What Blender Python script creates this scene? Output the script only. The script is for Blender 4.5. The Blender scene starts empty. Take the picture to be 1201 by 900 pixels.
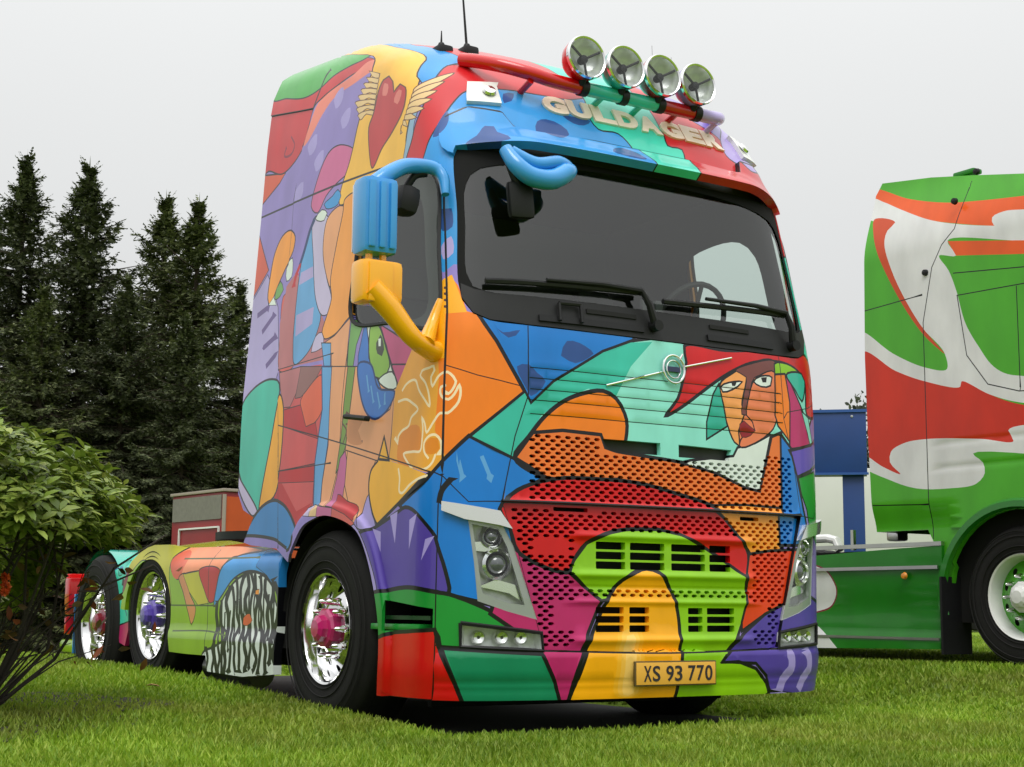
import bpy, bmesh, math, random
import numpy as np
from mathutils import Vector, Matrix
from mathutils.geometry import delaunay_2d_cdt

# ------------------------------------------------------------------ camera, sky, light, exposure
scene = bpy.context.scene
F_PX, YAW, PITCH, ROLL = 1810.3, .5667, .1436, .0079
CAM = Vector((-4.8766, -6.1767, .6374))
fw = Vector((math.sin(YAW)*math.cos(PITCH), math.cos(YAW)*math.cos(PITCH), math.sin(PITCH)))
rt = Vector((math.cos(YAW), -math.sin(YAW), 0)); up = rt.cross(fw)
r2 = rt*math.cos(ROLL)+up*math.sin(ROLL); u2 = up*math.cos(ROLL)-rt*math.sin(ROLL)
cd = bpy.data.cameras.new('camera'); cam = bpy.data.objects.new('camera', cd)
scene.collection.objects.link(cam); scene.camera = cam
cd.sensor_width = 36; cd.sensor_fit = 'HORIZONTAL'; cd.lens = F_PX/1201*36; cd.clip_end = 2000; cd.clip_start = .05
m3 = Matrix((r2, u2, -fw)).transposed().to_4x4(); m3.translation = CAM; cam.matrix_world = m3

world = bpy.data.worlds.new('World'); scene.world = world; world.use_nodes = True
wn = world.node_tree.nodes; wl = world.node_tree.links; wn.clear()
SUN_EL, SUN_AZ = math.radians(58), math.radians(215)
sky = wn.new('ShaderNodeTexSky'); sky.sky_type = 'NISHITA'; sky.sun_disc = False
sky.sun_elevation = SUN_EL; sky.sun_rotation = SUN_AZ; sky.dust_density = 6; sky.air_density = 1
hs = wn.new('ShaderNodeHueSaturation'); hs.inputs['Saturation'].default_value = .10; hs.inputs['Value'].default_value = .10
tc = wn.new('ShaderNodeTexCoord'); sp = wn.new('ShaderNodeSeparateXYZ')
mr = wn.new('ShaderNodeMapRange'); mr.inputs[1].default_value = 0; mr.inputs[2].default_value = 1
mr.inputs[3].default_value = .77; mr.inputs[4].default_value = 2.30
nz = wn.new('ShaderNodeTexNoise'); nz.inputs['Scale'].default_value = 1.6; nz.inputs['Detail'].default_value = 3
nr = wn.new('ShaderNodeMapRange'); nr.inputs[3].default_value = .95; nr.inputs[4].default_value = 1.05
mul = wn.new('ShaderNodeMath'); mul.operation = 'MULTIPLY'
cmb = wn.new('ShaderNodeMixRGB'); cmb.blend_type = 'MULTIPLY'; cmb.inputs[0].default_value = 1; cmb.inputs[1].default_value = (.985, 1, 1.0, 1)
mix = wn.new('ShaderNodeMixRGB'); mix.inputs[0].default_value = .85
bg = wn.new('ShaderNodeBackground'); bg.inputs[1].default_value = 1.0
wo = wn.new('ShaderNodeOutputWorld')
wl.new(sky.outputs[0], hs.inputs['Color']); wl.new(tc.outputs['Generated'], sp.inputs[0]); sq = wn.new('ShaderNodeMath'); sq.operation = 'POWER'; sq.inputs[1].default_value = 2; sq.use_clamp = True; wl.new(sp.outputs['Z'], sq.inputs[0]); wl.new(sq.outputs[0], mr.inputs[0])
wl.new(tc.outputs['Generated'], nz.inputs['Vector']); wl.new(nz.outputs[0], nr.inputs[0])
wl.new(mr.outputs[0], mul.inputs[0]); wl.new(nr.outputs[0], mul.inputs[1]); wl.new(mul.outputs[0], cmb.inputs[2])
wl.new(hs.outputs[0], mix.inputs[1]); wl.new(cmb.outputs[0], mix.inputs[2]); wl.new(mix.outputs[0], bg.inputs[0]); wl.new(bg.outputs[0], wo.inputs[0])

sd = bpy.data.lights.new('sun', 'SUN'); sd.energy = 1.3; sd.angle = math.radians(30); sd.color = (1, .97, .93)
sun = bpy.data.objects.new('sun', sd); scene.collection.objects.link(sun)
sdir = Vector((math.sin(SUN_AZ)*math.cos(SUN_EL), math.cos(SUN_AZ)*math.cos(SUN_EL), math.sin(SUN_EL)))
sun.rotation_euler = sdir.to_track_quat('Z', 'Y').to_euler(); sun.location = (0, 0, 20)
vs_ = scene.view_settings
vs_.view_transform = 'Standard'; vs_.look = 'None'; vs_.gamma = 1; vs_.exposure = 0; vs_.use_curve_mapping = False
scene.render.film_transparent = False
scene.cycles.max_bounces = 8; scene.cycles.transparent_max_bounces = 12; scene.cycles.caustics_reflective = False; scene.cycles.caustics_refractive = False
random.seed(7); rng = np.random.default_rng(7)

# ------------------------------------------------------------------ helpers
COL = scene.collection
def s2l(c):
    return tuple(((x/255)/12.92 if x <= 10 else ((x/255+.055)/1.055)**2.4) for x in c)
PAL = {k: s2l(v) for k, v in dict(
    K=(10, 10, 14), lavender=(142, 124, 198), lavender2=(170, 150, 214), orangered=(214, 82, 45), red2=(200, 32, 38), salmon=(236, 128, 112),
    green2=(70, 165, 70), lilac=(168, 152, 220), lilac2=(172, 158, 212), lilac3=(196, 182, 220), pink=(206, 98, 152), yellow2=(247, 186, 62),
    steel=(140, 172, 206), blue2=(48, 146, 218), navy=(36, 74, 140), teal2=(62, 206, 180), cream2=(228, 190, 136), brown=(92, 52, 34),
    heart=(192, 48, 52), pink2=(226, 120, 112), plum=(98, 76, 140), orange2=(244, 152, 40), white2=(222, 230, 226), green3=(108, 162, 82),
    coral2=(208, 86, 78), mauve=(182, 106, 112), blue3=(92, 158, 216), peach=(232, 160, 112), orange3=(244, 156, 58), blue4=(48, 112, 198),
    lime2=(136, 180, 62), olive=(52, 56, 40), pink3=(196, 76, 128), taupe=(140, 92, 90), coral=(222, 92, 56), red3=(186, 10, 22),
    salmon2=(206, 74, 76), navy2=(20, 50, 104), olive2=(116, 146, 58), tan=(206, 134, 84), pink4=(196, 96, 150), amber=(238, 164, 44), amberd=(228, 134, 12),
    orange=(244, 126, 10), gold=(250, 174, 14), cream=(250, 226, 186), gold2=(246, 178, 30), teal=(52, 184, 164), yellow=(238, 164, 20),
    blue5=(34, 124, 194), blue=(10, 118, 206), purple=(82, 62, 160), green=(24, 142, 50), red=(206, 6, 10), magenta=(188, 36, 104),
    green4=(16, 132, 88), lightteal=(140, 222, 208), orangem=(232, 116, 42), peach2=(244, 160, 88), brown2=(118, 62, 58), skin=(234, 126, 82),
    lips=(146, 16, 28), teal3=(44, 172, 152), lime=(138, 196, 16), purple2=(98, 74, 184), orangered2=(226, 62, 14), pale=(252, 224, 160), gold_a=(250, 182, 40), gold_b=(251, 192, 72), gold_c=(252, 204, 106),
    limed=(136, 176, 24), yellowo=(190, 184, 36), maroon=(128, 24, 52), peach3=(242, 146, 98), oliveline=(62, 80, 20), seam=(8, 8, 10),
    g_green=(74, 168, 30), g_green2=(26, 118, 22), g_orange=(234, 90, 18), g_orange2=(206, 70, 16), g_white=(222, 222, 222), g_red=(206, 40, 4)).items()}

MATS = {}
def mat(name, col=(.5, .5, .5), rough=.5, metal=0, coat=0, noise=0, nscale=8, bump=0, bscale=60, spec=.5, emis=None):
    if name in MATS: return MATS[name]
    m = bpy.data.materials.new(name); m.use_nodes = True; nt = m.node_tree; p = nt.nodes['Principled BSDF']
    p.inputs['Base Color'].default_value = (*col, 1); p.inputs['Roughness'].default_value = rough; p.inputs['Metallic'].default_value = metal
    p.inputs['Coat Weight'].default_value = coat; p.inputs['Coat Roughness'].default_value = .04; p.inputs['Specular IOR Level'].default_value = spec
    if noise:
        t = nt.nodes.new('ShaderNodeTexCoord'); n = nt.nodes.new('ShaderNodeTexNoise'); n.inputs['Scale'].default_value = nscale; n.inputs['Detail'].default_value = 5
        r = nt.nodes.new('ShaderNodeMapRange'); r.inputs[3].default_value = 1-noise; r.inputs[4].default_value = 1+noise
        x = nt.nodes.new('ShaderNodeMixRGB'); x.blend_type = 'MULTIPLY'; x.inputs[0].default_value = 1; x.inputs[1].default_value = (*col, 1)
        nt.links.new(t.outputs['Object'], n.inputs['Vector']); nt.links.new(n.outputs[0], r.inputs[0]); nt.links.new(r.outputs[0], x.inputs[2]); nt.links.new(x.outputs[0], p.inputs['Base Color'])
    if bump:
        t = nt.nodes.new('ShaderNodeTexCoord'); n = nt.nodes.new('ShaderNodeTexNoise'); n.inputs['Scale'].default_value = bscale; n.inputs['Detail'].default_value = 4
        b = nt.nodes.new('ShaderNodeBump'); b.inputs['Strength'].default_value = bump; b.inputs['Distance'].default_value = .01
        nt.links.new(t.outputs['Object'], n.inputs['Vector']); nt.links.new(n.outputs[0], b.inputs['Height']); nt.links.new(b.outputs[0], p.inputs['Normal'])
    MATS[name] = m; return m
def attr_mat(name, rough=.25, coat=.5, noise=.10):
    m = bpy.data.materials.new(name); m.use_nodes = True; nt = m.node_tree; p = nt.nodes['Principled BSDF']
    a = nt.nodes.new('ShaderNodeAttribute'); a.attribute_name = 'paint'
    t = nt.nodes.new('ShaderNodeTexCoord'); n = nt.nodes.new('ShaderNodeTexNoise'); n.inputs['Scale'].default_value = 5; n.inputs['Detail'].default_value = 6
    mp = nt.nodes.new('ShaderNodeMapping'); mp.inputs['Scale'].default_value = (1, 1, .45)
    r = nt.nodes.new('ShaderNodeMapRange'); r.inputs[1].default_value = .3; r.inputs[2].default_value = .7; r.inputs[3].default_value = 1-noise; r.inputs[4].default_value = 1+noise
    x = nt.nodes.new('ShaderNodeMixRGB'); x.blend_type = 'MULTIPLY'; x.inputs[0].default_value = 1
    L = nt.links.new
    L(t.outputs['Object'], mp.inputs[0]); L(mp.outputs[0], n.inputs['Vector']); L(n.outputs[0], r.inputs[0]); L(a.outputs['Color'], x.inputs[1]); L(r.outputs[0], x.inputs[2]); L(x.outputs[0], p.inputs['Base Color'])
    n2 = nt.nodes.new('ShaderNodeTexNoise'); n2.inputs['Scale'].default_value = 3.2; r3 = nt.nodes.new('ShaderNodeMapRange'); r3.inputs[3].default_value = rough*.7; r3.inputs[4].default_value = rough*1.4
    L(t.outputs['Object'], n2.inputs['Vector']); L(n2.outputs[0], r3.inputs[0]); L(r3.outputs[0], p.inputs['Roughness'])
    p.inputs['Coat Weight'].default_value = coat; p.inputs['Coat Roughness'].default_value = .06; p.inputs['Specular IOR Level'].default_value = .32
    return m
M_PAINT = attr_mat('airbrushed_lacquer', .32, .32)
def glass_mat(name, tint, ior=1.5, rough=.01, extra=0.):
    m = bpy.data.materials.new(name); m.use_nodes = True; nt = m.node_tree; nt.nodes.remove(nt.nodes['Principled BSDF'])
    o = nt.nodes['Material Output']; f0 = nt.nodes.new('ShaderNodeLayerWeight'); f0.inputs[0].default_value = .5; f = nt.nodes.new('ShaderNodeMath'); f.operation = 'POWER'; f.inputs[1].default_value = 5; nt.links.new(f0.outputs['Facing'], f.inputs[0])
    ad = nt.nodes.new('ShaderNodeMath'); ad.operation = 'MULTIPLY_ADD'; ad.inputs[1].default_value = 1-extra; ad.inputs[2].default_value = extra
    t = nt.nodes.new('ShaderNodeBsdfTransparent'); t.inputs[0].default_value = (*tint, 1); g = nt.nodes.new('ShaderNodeBsdfGlossy'); g.inputs['Roughness'].default_value = rough
    x = nt.nodes.new('ShaderNodeMixShader'); L = nt.links.new
    L(f.outputs[0], ad.inputs[0]); L(ad.outputs[0], x.inputs[0]); L(t.outputs[0], x.inputs[1]); L(g.outputs[0], x.inputs[2]); L(x.outputs[0], o.inputs[0])
    return m
M_GLASS = glass_mat('tinted_glass', (.80, .88, .84), 1.5, .01, .095)
M_CLEAR = glass_mat('clear_lens', (.95, .97, .97), 1.45, .01, .05)
M_BLACK = mat('black_plastic', (.010, .010, .011), .5, noise=.2, nscale=20, spec=.3)
M_DARK = mat('dark_void', (.006, .006, .006), .9)
M_RUB = mat('tyre_rubber', (.012, .0115, .011), .8, noise=.25, nscale=14, bump=.15, bscale=90, spec=.25)
M_CHROME = mat('chrome', (.80, .80, .80), .09, 1, noise=.12, nscale=7)
M_SATIN = mat('satin_metal', (.55, .55, .54), .3, 1, noise=.15, nscale=10)
M_INT = mat('cab_lining', (.050, .050, .050), .8, noise=.15)
M_INT2 = mat('cab_trim', (.030, .030, .031), .6, noise=.2)
M_SILVER = mat('reflector', (.86, .86, .84), .16, 1)

def link(o, parent=None):
    COL.objects.link(o)
    if parent: o.parent = parent
    return o
def empty(name, loc=(0, 0, 0), parent=None, label=None, cat=None, group=None):
    o = bpy.data.objects.new(name, None); o.location = loc; o.empty_display_size = .2; link(o, parent)
    tag(o, label, cat, group); return o
def tag(o, label=None, cat=None, group=None, kind=None):
    if label: o['label'] = label
    if cat: o['category'] = cat
    if group: o['group'] = group
    if kind: o['kind'] = kind
    return o
def mesh(name, V, Fc, m, parent=None, smooth=True, angle=35, loc=None):
    me = bpy.data.meshes.new(name); me.from_pydata([tuple(v) for v in V], [], Fc); me.update()
    if m: me.materials.append(m)
    if smooth:
        me.shade_smooth(); me.set_sharp_from_angle(angle=math.radians(angle))
    o = bpy.data.objects.new(name, me); link(o, parent)
    if loc is not None: o.location = loc
    return o
class MB:
    def __init__(s): s.V = []; s.F = []
    def add(s, V, Fc):
        b = len(s.V); s.V += [tuple(v) for v in V]; s.F += [tuple(b+i for i in f) for f in Fc]; return s
    def box(s, c, d, rot=None, bev=0):
        x, y, z = (a/2 for a in d)
        bm = bmesh.new(); bmesh.ops.create_cube(bm, size=1); bmesh.ops.scale(bm, vec=d, verts=bm.verts)
        if bev: bmesh.ops.bevel(bm, geom=bm.edges[:], offset=bev, segments=2, profile=.6, affect='EDGES')
        M = Matrix.Translation(c) @ (rot.to_4x4() if rot else Matrix())
        V = [M @ v.co for v in bm.verts]; bm.verts.index_update(); Fc = [[v.index for v in f.verts] for f in bm.faces]; bm.free()
        return s.add(V, Fc)
    def tube(s, pts, r, n=10, cap=True):
        pts = [Vector(p) for p in pts]; rs = r if isinstance(r, (list, tuple)) else [r]*len(pts); rings = []; V = []; Fc = []
        nrm = None
        for i, p in enumerate(pts):
            a = pts[max(i-1, 0)]; b = pts[min(i+1, len(pts)-1)]; t = (b-a).normalized()
            if nrm is None: nrm = t.orthogonal().normalized()
            nrm = (nrm-t*nrm.dot(t)).normalized(); bn = t.cross(nrm)
            for k in range(n):
                an = 2*math.pi*k/n; V.append(p+(nrm*math.cos(an)+bn*math.sin(an))*rs[i])
        for i in range(len(pts)-1):
            for k in range(n):
                Fc.append((i*n+k, i*n+(k+1) % n, (i+1)*n+(k+1) % n, (i+1)*n+k))
        if cap: Fc.append(tuple(range(n-1, -1, -1))); Fc.append(tuple((len(pts)-1)*n+k for k in range(n)))
        return s.add(V, Fc)
    def stube(s, pts, r, n=16, k=6):
        P = [Vector(p) for p in pts]; rs = r if isinstance(r, (list, tuple)) else [r]*len(P); Q = []; R = []
        for i in range(len(P)-1):
            p0, p1, p2, p3 = P[max(i-1, 0)], P[i], P[i+1], P[min(i+2, len(P)-1)]
            for j in range(k):
                t = j/k; Q.append(((p1*2)+(p2-p0)*t+(p0*2-p1*5+p2*4-p3)*t*t+(p1*3-p0-p2*3+p3)*t**3)*.5); R.append(rs[i]+(rs[i+1]-rs[i])*t)
        return s.tube(Q+[P[-1]], R+[rs[-1]], n)
    def lathe(s, prof, n=48, M=None, closed=False):
        # prof: (r, a) along local X axis
        V = []; Fc = []; m = len(prof)
        for k in range(n):
            an = 2*math.pi*k/n
            for r, a in prof:
                v = Vector((a, r*math.cos(an), r*math.sin(an))); V.append(M @ v if M else v)
        for k in range(n):
            k2 = (k+1) % n
            for i in range(m if closed else m-1):
                j = (i+1) % m
                Fc.append((k*m+i, k*m+j, k2*m+j, k2*m+i))
        return s.add(V, Fc)
    def build(s, name, m, parent=None, **k): return mesh(name, s.V, s.F, m, parent, **k)
def copy_tree(o, parent=None):
    c = o.copy(); COL.objects.link(c); c.parent = parent
    for ch in list(o.children): copy_tree(ch, c)
    return c

# ------------------------------------------------------------------ 2D cutting of painted sheets
def catmull(P, closed, step=.03):
    P = np.asarray(P, float); n = len(P); out = []
    rng_ = range(n if closed else n-1)
    for i in rng_:
        if closed: p0, p1, p2, p3 = P[(i-1) % n], P[i], P[(i+1) % n], P[(i+2) % n]
        else: p0, p1, p2, p3 = P[max(i-1, 0)], P[i], P[i+1], P[min(i+2, n-1)]
        k = max(1, min(10, int(np.hypot(*(p2-p1))/step)))
        d1 = max(np.hypot(*(p1-p0)), 1e-4)**.5; d2 = max(np.hypot(*(p2-p1)), 1e-4)**.5; d3 = max(np.hypot(*(p3-p2)), 1e-4)**.5
        m1 = (p2-p1)+d2*((p1-p0)/d1-(p2-p0)/(d1+d2)) if (closed or i > 0) else p2-p1
        m2 = (p2-p1)+d2*((p3-p2)/d3-(p3-p1)/(d2+d3)) if (closed or i < n-2) else p2-p1
        for t in np.arange(k)/k:
            out.append((2*t**3-3*t*t+1)*p1+(t**3-2*t*t+t)*m1+(-2*t**3+3*t*t)*p2+(t**3-t*t)*m2)
    if not closed: out.append(P[-1])
    return np.array(out)
def resample(P, closed, step=.08):
    P = np.asarray(P, float); out = []; n = len(P)
    for i in range(n if closed else n-1):
        a, b = P[i], P[(i+1) % n]; k = max(1, int(np.hypot(*(b-a))/step))
        for t in np.arange(k)/k: out.append(a+(b-a)*t)
    if not closed: out.append(P[-1])
    return np.array(out)
def offset_line(P, d, closed):
    n = len(P); T = np.zeros_like(P)
    if closed: A = np.roll(P, 1, 0); B = np.roll(P, -1, 0)
    else: A = np.vstack([P[:1], P[:-1]]); B = np.vstack([P[1:], P[-1:]])
    t1 = P-A; t2 = B-P
    t1 /= np.maximum(np.hypot(t1[:, 0], t1[:, 1]), 1e-9)[:, None]; t2 /= np.maximum(np.hypot(t2[:, 0], t2[:, 1]), 1e-9)[:, None]
    t = t1+t2; l = np.hypot(t[:, 0], t[:, 1]); t = np.where(l[:, None] > .2, t/np.maximum(l, .2)[:, None], t2)
    nn = np.stack([-t[:, 1], t[:, 0]], 1); c = np.maximum((t*t2).sum(1), .5)
    return P+nn*(d/c)[:, None]
def pip(poly, X):
    ins = np.zeros(len(X), bool); x, y = X[:, 0], X[:, 1]; n = len(poly)
    mn = poly.min(0); mx = poly.max(0); sel = np.nonzero((x >= mn[0]) & (x <= mx[0]) & (y >= mn[1]) & (y <= mx[1]))[0]
    if len(sel) == 0: return ins
    xs, ys = x[sel], y[sel]; r = np.zeros(len(sel), bool)
    for i in range(n):
        x1, y1 = poly[i]; x2, y2 = poly[(i+1) % n]
        if y1 == y2: continue
        c = (y1 > ys) != (y2 > ys)
        r ^= c & (xs < (x2-x1)*(ys-y1)/(y2-y1)+x1)
    ins[sel] = r; return ins
def dist_line(P, X, closed, lim):
    d = np.full(len(X), 9.); mn = P.min(0)-lim; mx = P.max(0)+lim
    sel = np.nonzero((X[:, 0] >= mn[0]) & (X[:, 0] <= mx[0]) & (X[:, 1] >= mn[1]) & (X[:, 1] <= mx[1]))[0]
    if len(sel) == 0: return d
    Y = X[sel]; r = np.full(len(sel), 9.)
    for i in range(len(P) if closed else len(P)-1):
        a = P[i]; b = P[(i+1) % len(P)]; ab = b-a; l2 = max((ab*ab).sum(), 1e-12)
        t = np.clip(((Y-a)@ab)/l2, 0, 1); q = Y-(a+t[:, None]*ab); r = np.minimum(r, np.hypot(q[:, 0], q[:, 1]))
    d[sel] = r; return d
class Sheet:
    """a flat cutting plan: paint areas, strokes, cut-outs and grid points, triangulated together"""
    def __init__(s): s.V = []; s.E = []; s.paint = []; s.holes = []; s.seams = []
    def loop(s, P, closed=True):
        b = len(s.V); s.V += [(float(p[0]), float(p[1])) for p in P]; n = len(P)
        s.E += [(b+i, b+i+1) for i in range(n-1)]
        if closed: s.E.append((b+n-1, b))
    def fill(s, P, col, sw=0, sc='K', smooth=True):
        C = catmull(P, True) if smooth else resample(P, True, .15)
        s.loop(C) if sw == 0 else None
        s.paint.append(('f', C, col))
        if sw: s.stroke(C, sc, sw, True)
    def stroke(s, C, col, w, closed):
        s.loop(offset_line(C, w/2, closed), closed); s.loop(offset_line(C, -w/2, closed), closed); s.paint.append(('s', C, col, w, closed))
    def load(s, data, only=None):
        for col, sm, sw, sc, st in data:
            P = np.array([[float(a) for a in q.split(',')] for q in st.split()])
            if col[0] == '@': s.stroke(catmull(P, False, .014) if sm else P, col[1:], sw, False)
            else: s.fill(P, col, sw, sc, bool(sm))
    def hole(s, P, smooth=False):
        C = catmull(P, True) if smooth else np.asarray(P, float)
        s.loop(C); s.holes.append(C)
    def seam(s, P, w=.007, col='seam', smooth=True, closed=False):
        C = catmull(P, closed) if smooth else resample(P, closed); s.stroke(C, col, w, closed); s.loop(C, closed); s.seams.append((C, w, closed))
    def pts(s, P): s.V += [(float(a), float(b)) for a, b in P]
    def cut(s, outline):
        s.loop(outline)
        r = delaunay_2d_cdt([Vector(v) for v in s.V], s.E, [], 0, 2e-5)
        V = np.array([tuple(v) for v in r[0]]); Fc = np.array([tuple(f) for f in r[2]]); C = V[Fc].mean(1)
        ar = np.abs(np.cross(V[Fc[:, 1]]-V[Fc[:, 0]], V[Fc[:, 2]]-V[Fc[:, 0]])); keep = pip(np.asarray(outline), C) & (ar > 1e-11)
        for h in s.holes: keep &= ~pip(h, C)
        Fc = Fc[keep]; C = C[keep]
        # counter-clockwise
        sg = np.cross(V[Fc[:, 1]]-V[Fc[:, 0]], V[Fc[:, 2]]-V[Fc[:, 0]]) < 0; Fc[sg] = Fc[sg][:, ::-1]
        s.V2, s.F2, s.C2 = V, Fc, C
        return V, Fc, C
    def colours(s, C=None, base='lavender'):
        C = s.C2 if C is None else C
        col = np.tile(np.array(PAL[base]), (len(C), 1))
        for p in s.paint:
            if p[0] == 'f': m = pip(p[1], C)
            else: m = dist_line(p[1], C, p[4], p[3]/2+.001) <= p[3]/2+.0004
            col[m] = PAL[p[2]]
        return col
def sheet_object(name, V2, F2, fcol, fmap, fnormal, depth, m, parent, deep=None):
    """lift a piece of a cut sheet into space, with edges turned inwards by depth"""
    used = np.unique(F2); idx = -np.ones(len(V2), int); idx[used] = np.arange(len(used)); Fl = idx[F2]; Q = V2[used]
    P = fmap(Q); N = fnormal(Q)
    e = np.concatenate([Fl[:, [0, 1]], Fl[:, [1, 2]], Fl[:, [2, 0]]]); fi = np.tile(np.arange(len(Fl)), 3)
    key = np.sort(e, 1); k = key[:, 0].astype(np.int64)*len(Q)+key[:, 1]; _, inv, cnt = np.unique(k, return_inverse=True, return_counts=True)
    b = np.nonzero(cnt[inv] == 1)[0]
    nb = len(Q); VV = [P]; faces = [tuple(f) for f in Fl.tolist()]; cols = [fcol[i] for i in range(len(Fl))]; NN = [N]
    if depth and len(b):
        a1, a2 = e[b, 0], e[b, 1]
        dd = np.full(len(b), depth)
        if deep is not None: dd = deep(Q[a1])
        o1 = P[a1]; o2 = P[a2]; i1 = o1-N[a1]*dd[:, None]; i2 = o2-N[a2]*dd[:, None]
        t = o2-o1; rn = np.cross(t, N[a1]); rn /= np.maximum(np.linalg.norm(rn, axis=1), 1e-9)[:, None]
        VV.append(np.stack([o1, i1, i2, o2], 1).reshape(-1, 3)); NN.append(np.repeat(rn, 4, 0))
        for q in range(len(b)):
            s0 = nb+4*q; faces.append((s0, s0+1, s0+2, s0+3)); cols.append(fcol[fi[b[q]]])
    VV = np.concatenate(VV); NN = np.concatenate(NN)
    me = bpy.data.meshes.new(name); me.from_pydata(VV.tolist(), [], faces); me.update()
    me.shade_smooth()
    ca = me.color_attributes.new('paint', 'FLOAT_COLOR', 'CORNER')
    lt = np.array([len(f) for f in faces]); cc = np.repeat(np.array(cols), lt, 0); cc = np.concatenate([cc, np.ones((len(cc), 1))], 1)
    ca.data.foreach_set('color', cc.astype(np.float32).ravel())
    me.normals_split_custom_set_from_vertices(NN.tolist())
    me.materials.append(m)
    o = bpy.data.objects.new(name, me); link(o, parent); return o
def grid(u0, u1, du, v0, v1, dv):
    a = np.arange(u0, u1+1e-6, du); b = np.arange(v0, v1+1e-6, dv); return np.stack(np.meshgrid(a, b), -1).reshape(-1, 2)
# ------------------------------------------------------------------ cab skin of the painted truck: (U, v) -> space
LF, LS, YB = 1.5, 2.0, 2.62
ZT = np.array([.20, .30, .45, .75, 1.2, 1.7, 1.95, 2.05, 2.45, 2.90, 3.0, 3.2, 3.4, 3.6, 3.72, 3.80, 3.85, 3.88])
WT = np.array([1.235, 1.25, 1.25, 1.25, 1.25, 1.245, 1.235, 1.225, 1.195, 1.165, 1.158, 1.145, 1.128, 1.10, 1.065, 1.0, .90, .75])
YT = np.array([.03, 0, -.01, -.01, -.01, .0, .015, .035, .115, .215, .25, .34, .47, .68, .9, 1.12, 1.35, 1.6])
DT = np.array([.45, .45, .45, .44, .42, .40, .38, .36, .36, .36, .37, .42, .48, .53, .55, .55, .5, .45])
_a = np.linspace(0, np.pi/2, 4001); _x = np.sin(_a)**(2/3.1); _y = 1-np.cos(_a)**(2/3.1)
_s = np.concatenate([[0], np.cumsum(np.hypot(np.diff(_x)*1.25, np.diff(_y)*.42))]); TN = np.linspace(0, 1, 400)
XN = np.interp(TN*_s[-1], _s, _x); YN = np.interp(TN*_s[-1], _s, _y)
def _ci(z, T): return (np.interp(z-.04, ZT, T)+2*np.interp(z, ZT, T)+np.interp(z+.04, ZT, T))/4
def skin(Q):
    U, v = Q[:, 0], Q[:, 1]; w = _ci(v, WT); yf = _ci(v, YT); D = _ci(v, DT); a = np.abs(U)
    t = np.clip(a/LF, 0, 1); x = w*np.interp(t, TN, XN); y = yf+D*np.interp(t, TN, YN)
    k = np.clip((a-LF)/LS, 0, None); y = np.where(a > LF, yf+D+(YB-yf-D)*k, y)
    r = np.clip((v-3.05)/.7, 0, 1); r = r*r*(3-2*r)
    return np.stack([np.sign(U)*x, y, v+r*.13*np.clip(y-1.15, 0, None)], -1)
def skin_n(Q, f=skin, e=.003):
    du = f(Q+[e, 0])-f(Q-[e, 0]); dv = f(Q+[0, e])-f(Q-[0, e]); n = np.cross(du, dv)
    return n/np.maximum(np.linalg.norm(n, axis=1), 1e-12)[:, None]
def gs(x, c, w): return np.exp(-((x-c)/w)**2)
def ss(x, a, b): t = np.clip((x-a)/(b-a), 0, 1); return t*t*(3-2*t)
CREASE = [1.792, 1.741, 1.686, 1.632, 1.564]
ARCH = np.array([(-2.727, .918), (-2.66, 1.0), (-2.586, 1.064), (-2.46, 1.1), (-2.346, 1.113), (-2.113, 1.07), (-1.976, 1.007), (-1.881, .896), (-1.793, .724), (-1.74, .56), (-1.723, .431), (-1.725, .192)])
ARCHC = catmull(ARCH, False)
def relief(Q, part):
    U, v = Q[:, 0], Q[:, 1]; a = np.abs(U); h = np.zeros(len(Q))
    if part == 'visor':
        h += (.030+.095*(1-ss(v, 2.90, 3.09)))*(1-.80*ss(a, .75, 1.27))
    elif part == 'front_panel':
        for c in CREASE: h += .0016*ss(v, c-.004, c+.004)-.0016*ss(v, c, c+.05)
        h += .012*ss(v, 1.16, 1.136)
    elif part == 'grille':
        c = (1-ss(a, .52, .64))
        h += -.022+.006*ss(v, 1.13, 1.0)
        h += .014*gs(v, .985, .018)*c+.016*gs(v, .795, .020)*c+.010*gs(v, .665, .014)*c+.014*gs(v, .478, .020)*c
        h -= .006*gs(v, .735, .012)*c
    elif part == 'bumper':
        h += .010*ss(v, .44, .40)-.0035*gs(v, .285, .010)+.006*ss(v, .26, .22)
    elif part in ('wheel_arch_panel', 'side_panel', 'step_panel'):
        d = dist_line(ARCHC*[1, 1], np.stack([-a, v], 1), False, .2); h += .030*(1-ss(d, .05, .085))
    elif part == 'door':
        pass
    elif part == 'roof':
        pass
    elif part == 'side_deflector':
        h += -.006
    return h
def lifted(part):
    def f(Q): return skin(Q)+skin_n(Q)*relief(Q, part)[:, None]
    return f
def mir(P): return [(-a, b) for a, b in P]
def sym(P): return list(P)+[(-a, b) for a, b in P[::-1]]
def at(U, v, h=0.):
    Q = np.array([[U, v]]); return Vector((skin(Q)+skin_n(Q)*h)[0])
def frame_at(U, v):
    Q = np.array([[U, v]]); n = Vector(skin_n(Q)[0]); e = .005
    t = Vector((skin(Q+[[e, 0]])-skin(Q-[[e, 0]]))[0]).normalized(); return t, n.cross(t), n

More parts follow.
